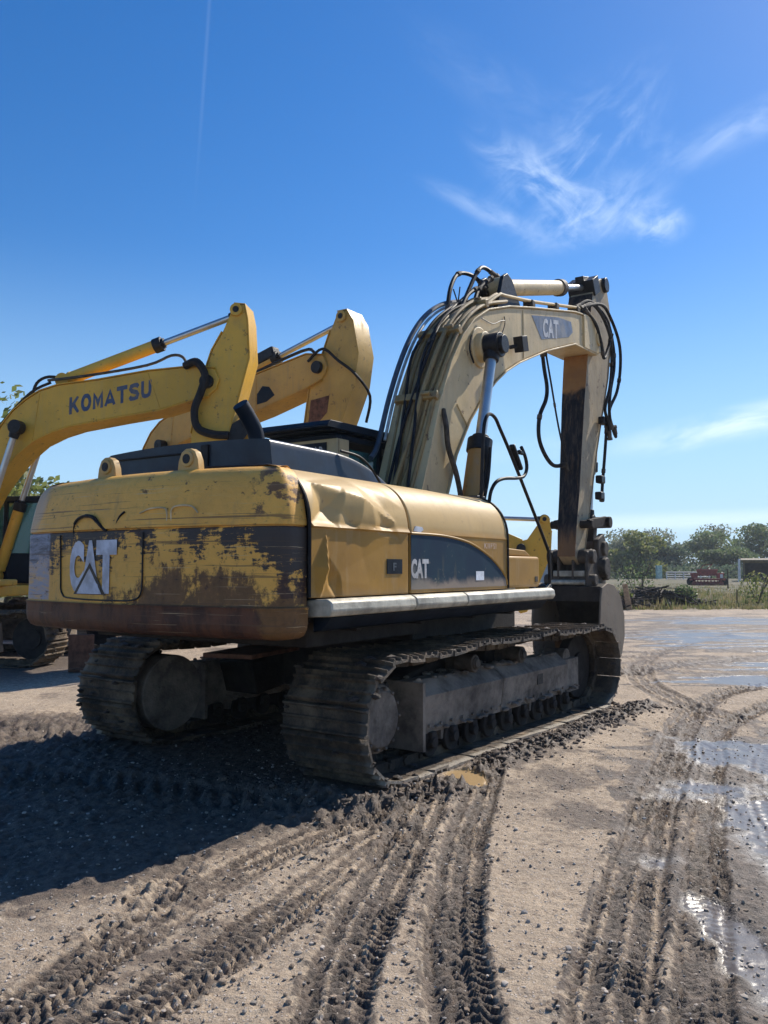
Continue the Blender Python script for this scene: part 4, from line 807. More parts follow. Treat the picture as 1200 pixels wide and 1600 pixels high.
c2, cb2, cs2 = far_excavator('faded yellow excavator behind the counterweight with rust-stained stick pointing up', (-6.7, 21.1, 0), 125, CYEL,
    [(.05, 1.9), (.5, 3.1), (1.24, 4.63), (1.5, 4.97), (1.81, 5.2), (2.3, 5.38), (2.93, 5.55), (4.96, 5.95), (6.4, 6.18), (6.85, 6.1), (6.95, 5.85)],
    [(.45, 1.7), (1.0, 3.1), (1.72, 4.3), (2.2, 4.55), (2.73, 4.70), (4.97, 5.12), (6.43, 5.48), (6.8, 5.6), (6.9, 5.72)],
    [(7.18, 6.96), (7.42, 6.96), (7.58, 6.7), (7.72, 6.02), (7.62, 5.4), (7.22, 4.5), (6.6, 2.6), (6.45, 2.2), (6.2, 2.15), (6.1, 2.3), (6.30, 4.6), (6.46, 5.55), (6.80, 6.15), (7.0, 6.6)],
    (6.72, 5.85), ((2.9, 5.72), (7.3, 6.84), .55), ((1.05, 1.55), (2.06, 4.6), .5))
m = MB(); m.prism([(5.0, 5.27), (5.0, 5.50), (5.16, 5.66), (5.36, 5.62), (5.52, 5.42), (5.28, 5.30)], -.304, -.3015); m.build('dark_emblem', NAVY, cb2)
m = MB(); m.prism([(6.48, 5.2), (6.98, 5.25), (6.92, 4.9), (6.7, 4.72), (6.42, 4.75)], -.2435, -.2415); m.build('rust_stain', RUST, cs2)
m = MB(); m.tube([(6.5, -.36, 6.0), (6.9, -.38, 6.2), (7.3, -.36, 5.9), (7.66, -.28, 5.6), (7.76, .1, 5.2), (7.55, .26, 4.7)], .03, 8, 5); m.build('hose', BLACK, cs2)
m = MB(); m.tube([(.85, -.2, 3.9), (1.3, -.15, 4.85), (1.8, -.1, 5.3), (2.5, -.1, 5.6), (4.5, -.15, 5.98), (6.2, -.2, 6.3), (6.6, -.3, 6.2)], .035, 8, 4); m.build('hydraulic_pipe', GREASE, cb2)
m = MB(); m.box((5.0, -.02, 6.38), (.62, .26, .26), Matrix.Rotation(R(-14), 3, 'Y')); m.build('cylinder_guard', GREASE, cb2, .04)
bucket_far(c2, (6.05, 2.3))
c3, cb3, cs3 = far_excavator('yellow excavator furthest back with lowered boom, only stick top showing past the hood', (-2.5, 24.5, 0), 100, KYEL,
    [(.05, 1.9), (1.0, 2.9), (2.2, 3.25), (4.2, 3.1), (6.0, 2.72), (6.5, 2.5)], [(.45, 1.6), (1.2, 2.2), (2.3, 2.5), (4.2, 2.4), (5.8, 2.05), (6.3, 2.1)],
    [(7.02, 3.14), (7.24, 3.08), (7.30, 2.7), (7.26, 2.05), (6.9, 1.2), (6.6, .5), (6.4, .45), (6.3, .6), (6.25, 1.9), (6.40, 2.45), (6.62, 2.50), (6.9, 2.9)],
    (6.45, 2.25), ((3.6, 3.22), (7.1, 3.06), .5), ((1.05, 1.45), (2.3, 2.9), .5))

# ================================================================== GROUND
def hsh(ix, iy, s_): 
    n = (ix.astype(np.int64) * 374761393 + iy.astype(np.int64) * 668265263 + s_ * 1274126177) & 0xffffffff
    n = ((n ^ (n >> 13)) * 1274126177) & 0xffffffff; n = n ^ (n >> 16); return (n & 0xffff) / 65535.0
def vn(x, y, s_=0):
    ix = np.floor(x); iy = np.floor(y); fx = x - ix; fy = y - iy; fx = fx * fx * (3 - 2 * fx); fy = fy * fy * (3 - 2 * fy); ix = ix.astype(np.int64); iy = iy.astype(np.int64)
    return (hsh(ix, iy, s_) * (1 - fx) + hsh(ix + 1, iy, s_) * fx) * (1 - fy) + (hsh(ix, iy + 1, s_) * (1 - fx) + hsh(ix + 1, iy + 1, s_) * fx) * fy
def fbm(x, y, o=4, s_=0, g_=.5):
    v = 0; a_ = 1; t_ = 0
    for i in range(o): v = v + a_ * vn(x * 2 ** i + 17.3 * i, y * 2 ** i - 9.1 * i, s_ + i); t_ += a_; a_ *= g_
    return v / t_
def axis():
    a_ = list(np.arange(-3.4, 5.2, .0135)); v = 5.2; st_ = .0135
    while v < 900: st_ = min(st_ * 1.035, 60); v += st_; a_.append(v)
    v = -3.4; st_ = .0135; b_ = []
    while v > -900: st_ = min(st_ * 1.045, 60); v -= st_; b_.append(v)
    return np.array(b_[::-1] + a_)
def yaxis():
    b_ = [-60, -30, -15, -8, -4, -2, -1, 0, .8, 1.4, 1.9]; v = 2.3
    while v < 900: b_.append(v); v += min(max(.0078, .0078 * (v / 3.2) ** 1.75), 50)
    return np.array(b_)
AX, AY = axis(), yaxis(); X, Y = np.meshgrid(AX, AY); NX, NY = len(AX), len(AY)
near = np.clip((60 - Y) / 30, 0, 1)
Z = (fbm(X * .7, Y * .7, 3, 1) - .5) * .06 * near + (fbm(X * 5, Y * 5, 4, 2) - .5) * .024 * near + (fbm(X * 22, Y * 22, 4, 3, .62) - .5) * .020 * near
Z += (fbm(X * .02, Y * .02, 3, 5) - .5) * 1.2 * np.clip((Y - 60) / 80, 0, 1)
mud = np.clip((fbm(X * .8, Y * .8, 5, 7, .6) - .50) * 5, 0, 1) * .55 * (Y < 60)
wet = np.zeros_like(X)
lumpn = fbm(X * 16, Y * 16, 3, 9); lumpf = fbm(X * 38, Y * 38, 2, 11)
def path_sd(P):
    P = np.array([tuple(p)[:2] for p in catmull([(a_, b_, 0) for a_, b_ in P], 8)]); S = np.full(X.shape, 1e9); D = np.full(X.shape, 1e9); s0 = 0
    for i in range(len(P) - 1):
        a_, b_ = P[i], P[i + 1]; L_ = np.hypot(*(b_ - a_)); t_ = (b_ - a_) / L_
        lo = np.minimum(a_, b_) - .8; hi = np.maximum(a_, b_) + .8
        i0, i1 = np.searchsorted(AX, [lo[0], hi[0]]); j0, j1 = np.searchsorted(AY, [lo[1], hi[1]])
        sl = (slice(j0, j1), slice(i0, i1)); dx_ = X[sl] - a_[0]; dy_ = Y[sl] - a_[1]; u = np.clip(dx_ * t_[0] + dy_ * t_[1], 0, L_); v = dx_ * -t_[1] + dy_ * t_[0]
        dist = np.hypot(dx_ - u * t_[0], dy_ - u * t_[1]); better = dist < np.abs(D[sl]); D[sl] = np.where(better, np.sign(v + 1e-9) * dist, D[sl]); S[sl] = np.where(better, s0 + u, S[sl]); s0 += L_
    return S, D
def tyre(P, hw, depth=.03, pitch=.105, lug=.016, ribs=3, mudv=.8, slant=.7, berm=.03, grooves=(-.45, .35)):
    global Z, mud
    S, D = path_sd(P); halo = np.exp(-(np.where(np.abs(D) < .8, D, 9) / (hw * 1.7)) ** 2); mud = np.maximum(mud, halo * mudv * .42 * np.clip((fbm(X * 1.6, Y * 1.6, 3, 81) - .3) * 3, 0, 1)); ok = np.abs(D) < .8; wob = (fbm(S * 1.5, S * 0 + hw * 9, 2, 21) - .5) * .05 + (fbm(X * 7, Y * 7, 2, 23) - .5) * .03; d_ = np.where(ok, D + wob, 9); A = np.abs(d_)
    ins = 1 / (1 + np.exp((A - hw) / .008)); patch = np.clip((fbm(X * 2.6, Y * 2.6, 4, 31) - .32) * 4.5, .42, 1)
    ph = (S + np.abs(d_) * slant + lumpn * .03) / pitch; tread = np.clip(np.sin(2 * np.pi * ph) * 1.6, -1, 1) * (np.abs(np.sin(np.pi * (d_ / hw) * ribs / 2 + .6)) > .28)
    Z = Z - ins * depth * .8 + ins * tread * lug * patch + ins * (lumpn - .5) * .022 * (.4 + patch * .6) + ins * (lumpf - .5) * .018
    bm = np.exp(-((A - hw * 1.13) / (hw * .14)) ** 2); Z = Z + bm * berm * (lumpn * 1.1 - .1) * .6 + np.exp(-((A - hw * 1.4) / .06) ** 2) * np.clip(lumpn - .6, 0, 1) * .06
    for gk in grooves: Z = Z + np.exp(-((d_ - gk * hw) / .016) ** 2) * ok * (.013 + .012 * (lumpf - .5))
    keep = np.clip(.80 + (patch - .5) * .5 + (tread < 0) * .2, 0, 1)
    lite = 0
    for gk in grooves: lite = lite + np.exp(-((d_ - gk * hw) / .018) ** 2)
    mud = np.maximum(mud, np.maximum(ins * mudv * keep * (1 - .95 * np.clip(lite, 0, 1) * np.clip((fbm(X * 3, Y * 3, 3, 63) - .38) * 8, 0, 1)), bm * mudv * .75 * (lumpn > .45)))
T1a = [(.50, 2.0), (.84, 3.23), (1.14, 4.07), (1.70, 5.5), (2.43, 7.23), (3.25, 9.2), (4.3, 11.0), (5.9, 12.5), (9.5, 14.5), (16, 16.5)]
T1b = [(.90, 2.0), (1.2, 3.23), (1.50, 4.07), (2.09, 5.5), (2.79, 7.23), (3.5, 8.8), (4.8, 10.5), (6.4, 11.8), (10, 13.6), (16, 15.4)]
tyre(T1a, .165, .042, .055, .018, 3, .9, grooves=(-.7, 0, .7)); tyre(T1b, .12, .038, .052, .016, 2, .9, grooves=(-.5, .6))
tyre([(.22, 2.3), (.30, 3.23), (.27 + .05, 4.07), (.47, 5.14), (.74, 6.5), (.9, 7.3)], .14, .04, .058, .018, 2, .85)
tyre([(-.30, 2.3), (-.20, 3.23), (-.12, 4.07), (.10, 5.14), (.36, 6.42)], .15, .036, .058, .018, 2, .85)
tyre([(-2.0, 2.6), (-1.42, 3.37), (-1.25, 3.87), (-1.0, 4.5), (-.59, 5.25), (0.0, 6.0), (.2, 6.4)], .16, .032, .052, .014, 3, .62, berm=.016)
tyre([(-1.45, 2.6), (-1.03, 3.23), (-.81, 3.63), (-.56, 4.14), (-.29, 4.82), (0.05, 5.55)], .16, .028, .052, .013, 3, .58, berm=.014)
tyre([(-1.25, 4.0), (-1.20, 4.4), (-1.16, 5.1)], .13, .02, .10, .014, 3, .4)
tyre([(2.2, 13.0), (3.94, 13.82), (5.33, 14.9), (8.05, 16.6), (13, 19)], .28, .04, .12, .01, 3, .9)
tyre([(4.0, 9.6), (3.75, 11.0), (4.1, 13.5), (5.5, 17), (9, 22)], .2, .03, .12, .01, 3, .6)
tyre([(2.55, 3.0), (2.35, 4.2), (2.5, 5.4), (3.05, 6.9), (3.6, 8.0)], .09, .02, .10, .012, 2, .5)
tyre([(-9, 10), (-5, 9.0), (-3, 8.4)], .3, .03, .2, .03, 2, .5); tyre([(-9, 8.2), (-5, 7.4), (-2.5, 6.8), (-.5, 5.9)], .3, .03, .18, .02, 2, .8)
# churned mud band along the right crawler; mud under the machine also deepens its shade
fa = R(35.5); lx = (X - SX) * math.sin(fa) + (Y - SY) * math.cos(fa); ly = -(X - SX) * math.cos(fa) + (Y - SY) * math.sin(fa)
band = np.exp(-((ly + 1.98 + .06 * np.sin(lx * 3)) / .17) ** 2) * np.clip((3.2 - np.abs(lx - .2)) * 2, 0, 1)
Z += band * (np.clip(lumpn - .3, 0, 1) * .13 + lumpf * .03); mud = np.maximum(mud, band * 1.3)
heap = np.exp(-((lx + 2.75) / .35) ** 2 - ((ly + 1.5) / .55) ** 2); Z += heap * (.04 + .12 * np.clip(lumpn - .3, 0, 1)); mud = np.maximum(mud, heap * 1.4)
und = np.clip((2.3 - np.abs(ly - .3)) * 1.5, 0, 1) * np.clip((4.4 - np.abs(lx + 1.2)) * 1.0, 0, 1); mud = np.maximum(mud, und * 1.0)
shade_mud = np.clip((2.6 - np.abs(ly - .8)) * 1.0, 0, 1) * np.clip((-3.0 - lx) * 1.5, 0, 1) * np.clip((lx + 9) * .6, 0, 1); mud = np.maximum(mud, shade_mud * .62); Z += (und + shade_mud) * (lumpn - .5) * .03 * (np.abs(lx) > 2.6)  # darker mud colour paints in the machine's ground shadow behind it
Z = np.where((np.abs(np.abs(ly) - 1.34) < .43) & (np.abs(lx) < 2.5), np.minimum(Z, .004), Z)
left = np.exp(-((X + 4.0) / 2.2) ** 2 - ((Y - 8.9) / 1.2) ** 2); Z += left * np.clip(lumpn - .35, 0, 1) * .16; mud = np.maximum(mud, left * .75)
# wet patches
def wetblob(cx_, cy_, rx, ry, lo=.30, hi=.5, k=1.0, fl=True, ns=3.0, stx=1.0):
    global Z, wet, mud
    q_ = np.exp(-((X - cx_) / rx) ** 2 - ((Y - cy_) / ry) ** 2); v = q_ * .75 + (fbm(X * ns / stx, Y * ns, 4, 41) - .5) * .9 * (q_ > .04); m_ = np.clip((v - lo) / (hi - lo), 0, 1) * k
    wet = np.maximum(wet, m_); mud = np.maximum(mud, np.clip((v - lo + .22) / .2, 0, 1) * .75)
    if fl: Z = Z * (1 - m_ * .8) - .012 * m_
wetblob(2.62, 4.9, .55, 2.4, .22, .62, .9); wetblob(1.60, 3.7, .16, 1.4, .22, .55, .8); wetblob(3.35, 7.6, .8, 1.3, .24, .6, .9); wetblob(2.05, 3.3, .25, .9, .2, .6, .9)
wetblob(8.6, 20.5, 4.6, 5.5, .56, .70, .8, True, 5, 5); wetblob(5.6, 12.8, 1.6, .8, .44, .6, .9, True, 5, 3); wetblob(11, 27, 6, 3.5, .56, .70, .8, True, 3.5, 6); wetblob(7.8, 14.5, 2.8, 1.6, .50, .64, .9, True, 4.5, 3.5)
farq = np.exp(-((X - 9) / 7) ** 2 - ((Y - 20) / 8) ** 2); kom_shade = np.exp(-((X + 7.5) / 3.2) ** 2 - ((Y - 15) / 3.5) ** 2); mud = np.maximum(mud, kom_shade * .9)  # mud colour also darkens the shaded ground round the left machine
stk = np.clip((fbm(X * .55, Y * 2.4, 5, 71, .62) - .53) * 9, 0, 1) * farq; mud = np.maximum(mud, stk * .9); Z += stk * .05 * (lumpn - .2)
farl = np.clip((fbm(X * .5, Y * 1.6, 5, 77, .62) - .56) * 8, 0, 1) * np.clip((Y - 9) / 4, 0, 1) * (Y < 36); mud = np.maximum(mud, farl * .5)
pu_ = (X - .67) * .8 + (Y - 6.92) * .6 * .5; pv_ = (Y - 6.92) - (X - .67) * .6; pud = np.exp(-(pu_ / .14) ** 2 - (pv_ / .30) ** 2 + (lumpn - .5) * .5); pq = np.clip((pud - .33) * 9, 0, 1); Z = Z * (1 - pq) - .006 * pq; mud = mud * (1 - pq); wet = np.maximum(wet, pq * 1.0)
grassm = np.clip((Y - 33.5 + (fbm(X * .35, Y * .35, 4, 51) - .5) * 7) / 2.0, 0, 1) * np.clip((X + 60) / 5, 0, 1); mud *= (1 - grassm); wet *= (1 - grassm)
Z += grassm * .04
# low ridge of spoil along the grass edge
gm = bpy.data.meshes.new('ground'); nv = NX * NY; gm.vertices.add(nv); gm.vertices.foreach_set('co', np.stack([X, Y, Z], -1).astype(np.float32).ravel())
idx = np.arange(nv).reshape(NY, NX); q_ = np.stack([idx[:-1, :-1], idx[:-1, 1:], idx[1:, 1:], idx[1:, :-1]], -1).reshape(-1, 4); nf = len(q_)
gm.loops.add(nf * 4); gm.loops.foreach_set('vertex_index', q_.ravel().astype(np.int32)); gm.polygons.add(nf); gm.polygons.foreach_set('loop_start', (np.arange(nf) * 4).astype(np.int32)); gm.update(calc_edges=True)
gm.polygons.foreach_set('use_smooth', np.ones(nf, bool))
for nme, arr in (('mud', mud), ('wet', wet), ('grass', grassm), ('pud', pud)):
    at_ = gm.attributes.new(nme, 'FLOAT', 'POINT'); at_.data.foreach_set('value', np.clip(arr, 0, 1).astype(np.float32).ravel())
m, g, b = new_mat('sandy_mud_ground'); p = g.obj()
mu, we, gra, pu = g.attr('mud'), g.attr('wet'), g.attr('grass'), g.attr('pud')
n1 = g.noise(p, .9, 7, .6); n2 = g.noise(p, 14, 8, .7); n3 = g.noise(p, 60, 5, .7); n4 = g.noise(p, 140, 3, .7); vo = g.vor(p, 55); voc = g.xyz(g.vor(p, 55, 'Color'))[0]; vo2 = g.vor(p, 21); voc2 = g.xyz(g.vor(p, 21, 'Color'))[0]
c = g.mix(g.ss(n1, .32, .68), (.51, .395, .275), (.35, .275, .20))
c = g.mix(g.ss(n2, .42, .66) * .55, c, (.26, .19, .135)); c = g.mix(g.ss(n3, .5, .7) * .5, c, (.60, .50, .39)); c = g.mix(g.ss(n3, .47, .33) * .75, c, (.20, .145, .10)); c = g.mix(g.ss(n4, .46, .36) * .5, c, (.16, .12, .09))
peb = g.ss(vo, .34, .26) * g.ss(voc, .55, .6); c = g.mix(peb * .8, c, g.mix(voc, (.20, .15, .12), (.66, .58, .50)))
peb2 = g.ss(vo2, .30, .22) * g.ss(voc2, .80, .84); c = g.mix(peb2 * .8, c, g.mix(g.ss(voc2, .84, 1.0), (.16, .13, .11), (.6, .54, .47)))
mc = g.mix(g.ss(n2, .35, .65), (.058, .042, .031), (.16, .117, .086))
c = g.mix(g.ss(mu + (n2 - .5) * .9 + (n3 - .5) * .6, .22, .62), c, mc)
wm = g.ss(we + (n2 - .5) * .7, .25, .75); c = g.mix(wm * .75, c, (.17, .145, .12)); c = g.mix(g.ss(pu, .30, .42) * .92, c, (.42, .28, .13))
gc = g.mix(g.ss(g.noise(p, .25, 6, .65), .35, .65), (.17, .135, .07), (.085, .09, .035)); gc = g.mix(g.ss(g.noise(p, 1.4, 6, .7), .5, .7) * .6, gc, (.12, .09, .06)); gc = g.mix(g.ss(g.noise(g.sc(p, (.35, 1, 1)), .5, 6, .7), .48, .62) * .7, gc, (.06, .045, .035)); c = g.mix(gra, c, gc)
ro = g.mix(wm, g.mix(g.ss(mu, .2, .8), (.92,) * 3, (.66,) * 3), (.30,) * 3)
dry = g.m('SUBTRACT', 1.0, wm * .88)
finish(g, b, c, ro, 0, g.bump((n2 * 1.1 + n3 * .8 + n4 * .25 + peb * .45 + peb2 * .9) * dry, 1.0, .014))
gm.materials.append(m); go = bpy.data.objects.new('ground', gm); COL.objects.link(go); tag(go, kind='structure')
def gz(x, y):
    i = min(max(int(np.searchsorted(AX, x)), 0), NX - 1); j = min(max(int(np.searchsorted(AY, y)), 0), NY - 1); return float(Z[j, i])
# clods and pebbles
cl_ = MB(); rn = random.Random(4)
ZL = []
def near_path(P, w_, n, r0, r1, bias=None):
    P = catmull([(a_, b_, 0) for a_, b_ in P], 6)
    for _ in range(n):
        k_ = rn.randrange(len(P) - 1); a_, b_ = P[k_], P[k_ + 1]; t_ = (b_ - a_).normalized(); s_ = rn.random(); d_ = rn.choice((-1, 1)) * (w_ + abs(rn.gauss(0, .05)))
        x = a_.x + (b_.x - a_.x) * s_ - t_.y * d_; y = a_.y + (b_.y - a_.y) * s_ + t_.x * d_; r_ = rn.uniform(r0, r1) * rn.uniform(.5, 1)
        lump(cl_, (x, y, gz(x, y) + r_ * .25), r_, rn, .7)
MUDC = cl_; cl_ = MB()
for P_, w_ in ((T1a[:8], .17), (T1b[:8], .13), ([(.22, 2.3), (.32, 4.07), (.47, 5.14), (.74, 6.5)], .15), ([(-.30, 2.3), (-.12, 4.07), (.36, 6.42)], .16), ([(-1.42, 3.37), (-1.0, 4.5), (0.0, 6.0)], .18), ([(-1.03, 3.23), (-.56, 4.14), (0.05, 5.55)], .17)): near_path(P_, w_, 150, .005, .020)
tag(cl_.build('soil_clods', SOILC), kind='stuff'); cl_ = MUDC
f_ = Vector((math.sin(fa), math.cos(fa))); l_ = Vector((-math.cos(fa), math.sin(fa)))
for _ in range(1900):
    a_ = rn.uniform(-3.2, 2.9); b_ = -1.95 + rn.gauss(0, .14) if rn.random() < .75 or a_ > -2 else rn.uniform(-2.3, -.4)
    if a_ < -2.3: b_ = rn.gauss(-1.5, .45)
    if abs(b_ + 1.34) < .44 and abs(a_) < 2.6: continue
    q2 = Vector((SX, SY)) + f_ * a_ + l_ * b_
    if ((q2.x - .67) / .26) ** 2 + ((q2.y - 6.92) / .40) ** 2 < 1: continue
    _ = 0; r_ = rn.uniform(.008, .036) * rn.uniform(.5, 1); lump(cl_, (q2.x, q2.y, gz(q2.x, q2.y) + r_ * .2), r_, rn, .75)
tag(cl_.build('mud_clods', M_simple('dark_soil_clod', (.12, .088, .066), .8, 0, .5, 20, .9, .012)), kind='stuff')
pb = MB()
for _ in range(5200):
    y = 2.6 + 7 * rn.random() ** 1.6; x = rn.uniform(-.55, .62) * y * 1.0
    r_ = rn.uniform(.003, .010) * (1.6 if rn.random() < .1 else 1); lump(pb, (x, y, gz(x, y) + r_ * .3), r_, rn, .7)
tag(pb.build('gravel', [PEBM]), kind='stuff')
cl2 = MB()
for _ in range(420):
    y = 2.8 + 12 * rn.random() ** 1.3; x = rn.uniform(-.5, .62) * y; r_ = rn.uniform(.005, .014); lump(cl2, (x, y, gz(x, y) + r_ * .25), r_, rn, .6)
tag(cl2.build('dirt_crumbs', CLODM), kind='stuff')

# ================================================================== DISTANT THINGS
def leafcloud(mb, c, rx, ry, rz, n, size, rnd):
    for _ in range(n):
        while True:
            v = Vector((rnd.uniform(-1, 1), rnd.uniform(-1, 1), rnd.uniform(-1, 1)))
            if .25 < v.length < 1: break
        p_ = Vector((c[0] + v.x * rx, c[1] + v.y * ry, c[2] + v.z * rz)); s_ = size * rnd.uniform(.6, 1.3)
        a_ = Vector((rnd.gauss(0, 1), rnd.gauss(0, 1), rnd.gauss(0, 1))).normalized(); b_ = a_.orthogonal().normalized(); c_ = a_.cross(b_)
        mb.add([p_ - b_ * s_, p_ - c_ * s_ * .6, p_ + b_ * s_, p_ + c_ * s_ * .6], [(0, 1, 2, 3)])
def tree(name, label, x, y, h, wd, li, rnd, n=1600, size=.3, trunk_h=.3, open_=False, z0=None):
    r_ = root(name, label, 'tree', (x, y, z0 if z0 is not None else 0), 90, 'trees at the far edge of the field')
    t = MB(); t.tube([(0, 0, -.3), (.05 * wd, 0, h * .25), (-.04 * wd, .1, h * .5), (.03 * wd, 0, h * .8)], [h * .035, h * .028, h * .02, h * .008], 8, 3)
    cen = []
    for k_ in range(9):
        a_ = rnd.uniform(0, 6.28); zz = h * rnd.uniform(trunk_h + .02, .82); rr2 = wd * .5 * rnd.uniform(.35, .85) * (1 - ((zz / h - .5) * 1.1) ** 2); e_ = (math.cos(a_) * rr2, math.sin(a_) * rr2, zz + h * .08); cen.append(e_)
        t.tube([(0, 0, zz * .72), (e_[0] * .5, e_[1] * .5, zz * .92), e_], [h * .014, h * .009, h * .004], 6, 2)
    t.build('trunk', BARK, r_)
    c = MB(); cen += [(rnd.uniform(-.15, .15) * wd, rnd.uniform(-.12, .12) * wd, h * q_) for q_ in (.35, .55, .72, .88)] + [(rnd.uniform(-.4, .4) * wd, rnd.uniform(-.3, .3) * wd, h * rnd.uniform(.12, .3)) for _ in range(5)]
    for e_ in cen:
        k_ = rnd.uniform(.75, 1.3); leafcloud(c, e_, wd * .24 * k_, wd * .24 * k_, h * .15 * k_, int(n / len(cen)), size, rnd)
    c.build('crown', LEAF[li], r_, smooth=10)
rt = random.Random(21)
TR = [ # x, y, height, width, leaf kind, label
 (35.5, 118, 6.9, 7.5, 2, 'pale yellow-green tree just right of the raised stick and bucket'),
 (43.0, 150, 8.4, 12, 1, 'grey-green round tree behind the pale tree by the stick'),
 (51.5, 156, 8.9, 13, 1, 'broad grey-green tree, second crown from the stick'),
 (58.5, 150, 8.4, 11, 0, 'green tree with thin top twigs left of the tallest mid tree'),
 (63.5, 162, 10.2, 9, 1, 'sparse twiggy grey tree showing sky through its top'),
 (68.0, 150, 9.6, 10.5, 0, 'tall rounded green tree left of the gap in the treeline'),
 (73.5, 152, 7.4, 8, 2, 'low yellow-green tree at the gap in the treeline'),
 (81.0, 160, 8.2, 11, 3, 'dark low tree right of the gap in the treeline'),
 (67.5, 118, 7.6, 9, 3, 'dark green tree between the gap and the brown shed'),
 (58.5, 118, 5.6, 8, 1, 'grey bushy tree low behind the red implement'),
 (84.0, 146, 10.8, 11, 3, 'tall dark tree at the right edge over the shed'),
 (74.0, 140, 8.2, 10, 3, 'mid-height dark tree just left above the shed'),
 (46.5, 136, 5.6, 10, 3, 'low dark tree under the grey-green crowns'),
 (55.0, 134, 5.0, 9, 0, 'low green tree behind the pale rail fence')]
for x, y, h, wd, li, lb in TR: tree('tree', lb, x, y, h, wd, li, rt, 5200 if 'sparse' not in lb else 1500, .27)
tree('tree', 'tall green tree behind the lettered boom at the left edge', -17.5, 34, 9.0, 7.5, 2, rt, 5200, .17, .2)
tree('tree', 'yellow-green tree showing between the left boom and its cab', -17.2, 38, 5.9, 6.4, 2, rt, 3800, .17, .2)
ub = MB()
for _ in range(5200):
    x = rt.uniform(30, 100); y = rt.uniform(116, 135) ; leafcloud(ub, (x, y, rt.uniform(.1, 2.0)), .6, .6, .4, 2, .30, rt)
tag(ub.build('undergrowth', LEAF[3], smooth=10), kind='stuff')
# grass
gb = MB(); rg = random.Random(8)
def tuft(x, y, h, n, sp, mb=gb):
    for _ in range(n):
        a_ = rg.uniform(0, 6.28); w2 = rg.uniform(.012, .03) * (1 + y / 60); hh = h * rg.uniform(.6, 1.2); ox, oy = rg.gauss(0, sp), rg.gauss(0, sp); le = rg.uniform(.1, .5) * hh
        bx_, by_ = x + ox, y + oy; dx_, dy_ = math.cos(a_) * w2, math.sin(a_) * w2
        mb.add([(bx_ - dx_, by_ - dy_, -.02), (bx_ + dx_, by_ + dy_, -.02), (bx_ + le * math.cos(a_ + 1.5), by_ + le * math.sin(a_ + 1.5), hh)], [(0, 1, 2)])
for _ in range(4200):
    y = 34.5 + 55 * rg.random() ** 1.7; x = y * rg.uniform(.20, .56); tuft(x, y, rg.uniform(.08, .24), 6, .18)
for _ in range(150):
    y = 34 + 22 * rg.random(); x = y * rg.uniform(.22, .54); tuft(x, y, rg.uniform(.25, .5), 22, .35)
for _ in range(500):
    x = rg.uniform(-15, -9); y = rg.uniform(24, 34); tuft(x, y, rg.uniform(.2, .5), 6, .2)
tag(gb.build('grass', GRASSM, smooth=10), kind='stuff')
# weeds standing taller at the yard edge
for (x, y, h, lb) in ((17.2, 38.5, 1.5, 'tall yellow-green weed bush at the right edge of the yard'), (13.4, 37.2, .95, 'dark green leafy weed clump right of the brush pile'), (10.4, 36.0, .7, 'low bright green weed clump beside the leaning plank'), (13.9, 46, 2.1, 'thin sapling standing behind the brush pile')):
    r_ = root('weed_bush', lb, 'plant', (x, y, 0), 90); s = MB()
    for _ in range(12): a_ = rg.uniform(0, 6.28); s.tube([(0, 0, 0), (math.cos(a_) * h * .2, math.sin(a_) * h * .2, h * .5), (math.cos(a_) * h * .4, math.sin(a_) * h * .4, h * rg.uniform(.7, 1))], .012, 5)
    s.build('stem', BARK, r_); s = MB(); leafcloud(s, (0, 0, h * .55), h * .55, h * .5, h * .5, 420, .07, rg); s.build('foliage', LEAF[2 if 'yellow' in lb or 'bright' in lb else 0], r_, smooth=10)
# leaning plank
s = MB(); s.box((0, 0, .52), (.26, .09, 1.16), Matrix.Rotation(R(-9), 3, 'Y'), .8); o = s.build('plank', WOOD, None, .02); o.location = (9.95, 34.2, -.03)
tag(o, 'weathered wooden plank leaning upright in dirt at the edge of the yard', 'plank')
# brush pile
bp = MB()
for _ in range(620):
    x = rg.gauss(0, 1.35); y = rg.gauss(0, .8); z_ = max(.03, .75 * math.exp(-(x / 1.6) ** 2) * rg.random() + .05); a_ = rg.uniform(0, 3.14); L_ = rg.uniform(.2, .75); t_ = rg.uniform(-.3, .3)
    bp.cyl((x - math.cos(a_) * L_, y - math.sin(a_) * L_, max(.02, z_ - t_ * L_)), (x + math.cos(a_) * L_, y + math.sin(a_) * L_, max(.02, z_ + t_ * L_)), rg.uniform(.012, .04), n=5)
for _ in range(160): lump(bp, (rg.gauss(0, 1.3), rg.gauss(0, .7), rg.uniform(0, .2)), rg.uniform(.08, .3), rg, .7)
o = bp.build('brush_pile', BRUSH); o.location = (12.0, 38.0, 0); tag(o, 'low pile of dark branches and dirt at the grass edge', 'brush pile')
bp = MB()
for _ in range(240):
    x = rg.gauss(0, .7); y = rg.gauss(0, .5); a_ = rg.uniform(0, 3.14); L_ = rg.uniform(.15, .5); z_ = rg.uniform(.05, .5)
    bp.cyl((x - math.cos(a_) * L_, y - math.sin(a_) * L_, z_), (x + math.cos(a_) * L_, y + math.sin(a_) * L_, max(.02, z_ + rg.uniform(-.2, .2))), rg.uniform(.015, .04), n=5)
for _ in range(140): lump(bp, (rg.gauss(0, .9), rg.gauss(0, .5), rg.uniform(0, .35)), rg.uniform(.08, .25), rg, .8)
o = bp.build('brush_pile', BRUSH); o.location = (9.2, 35.4, 0); tag(o, 'small heap of broken brush and clods left of the leaning plank', 'brush pile')
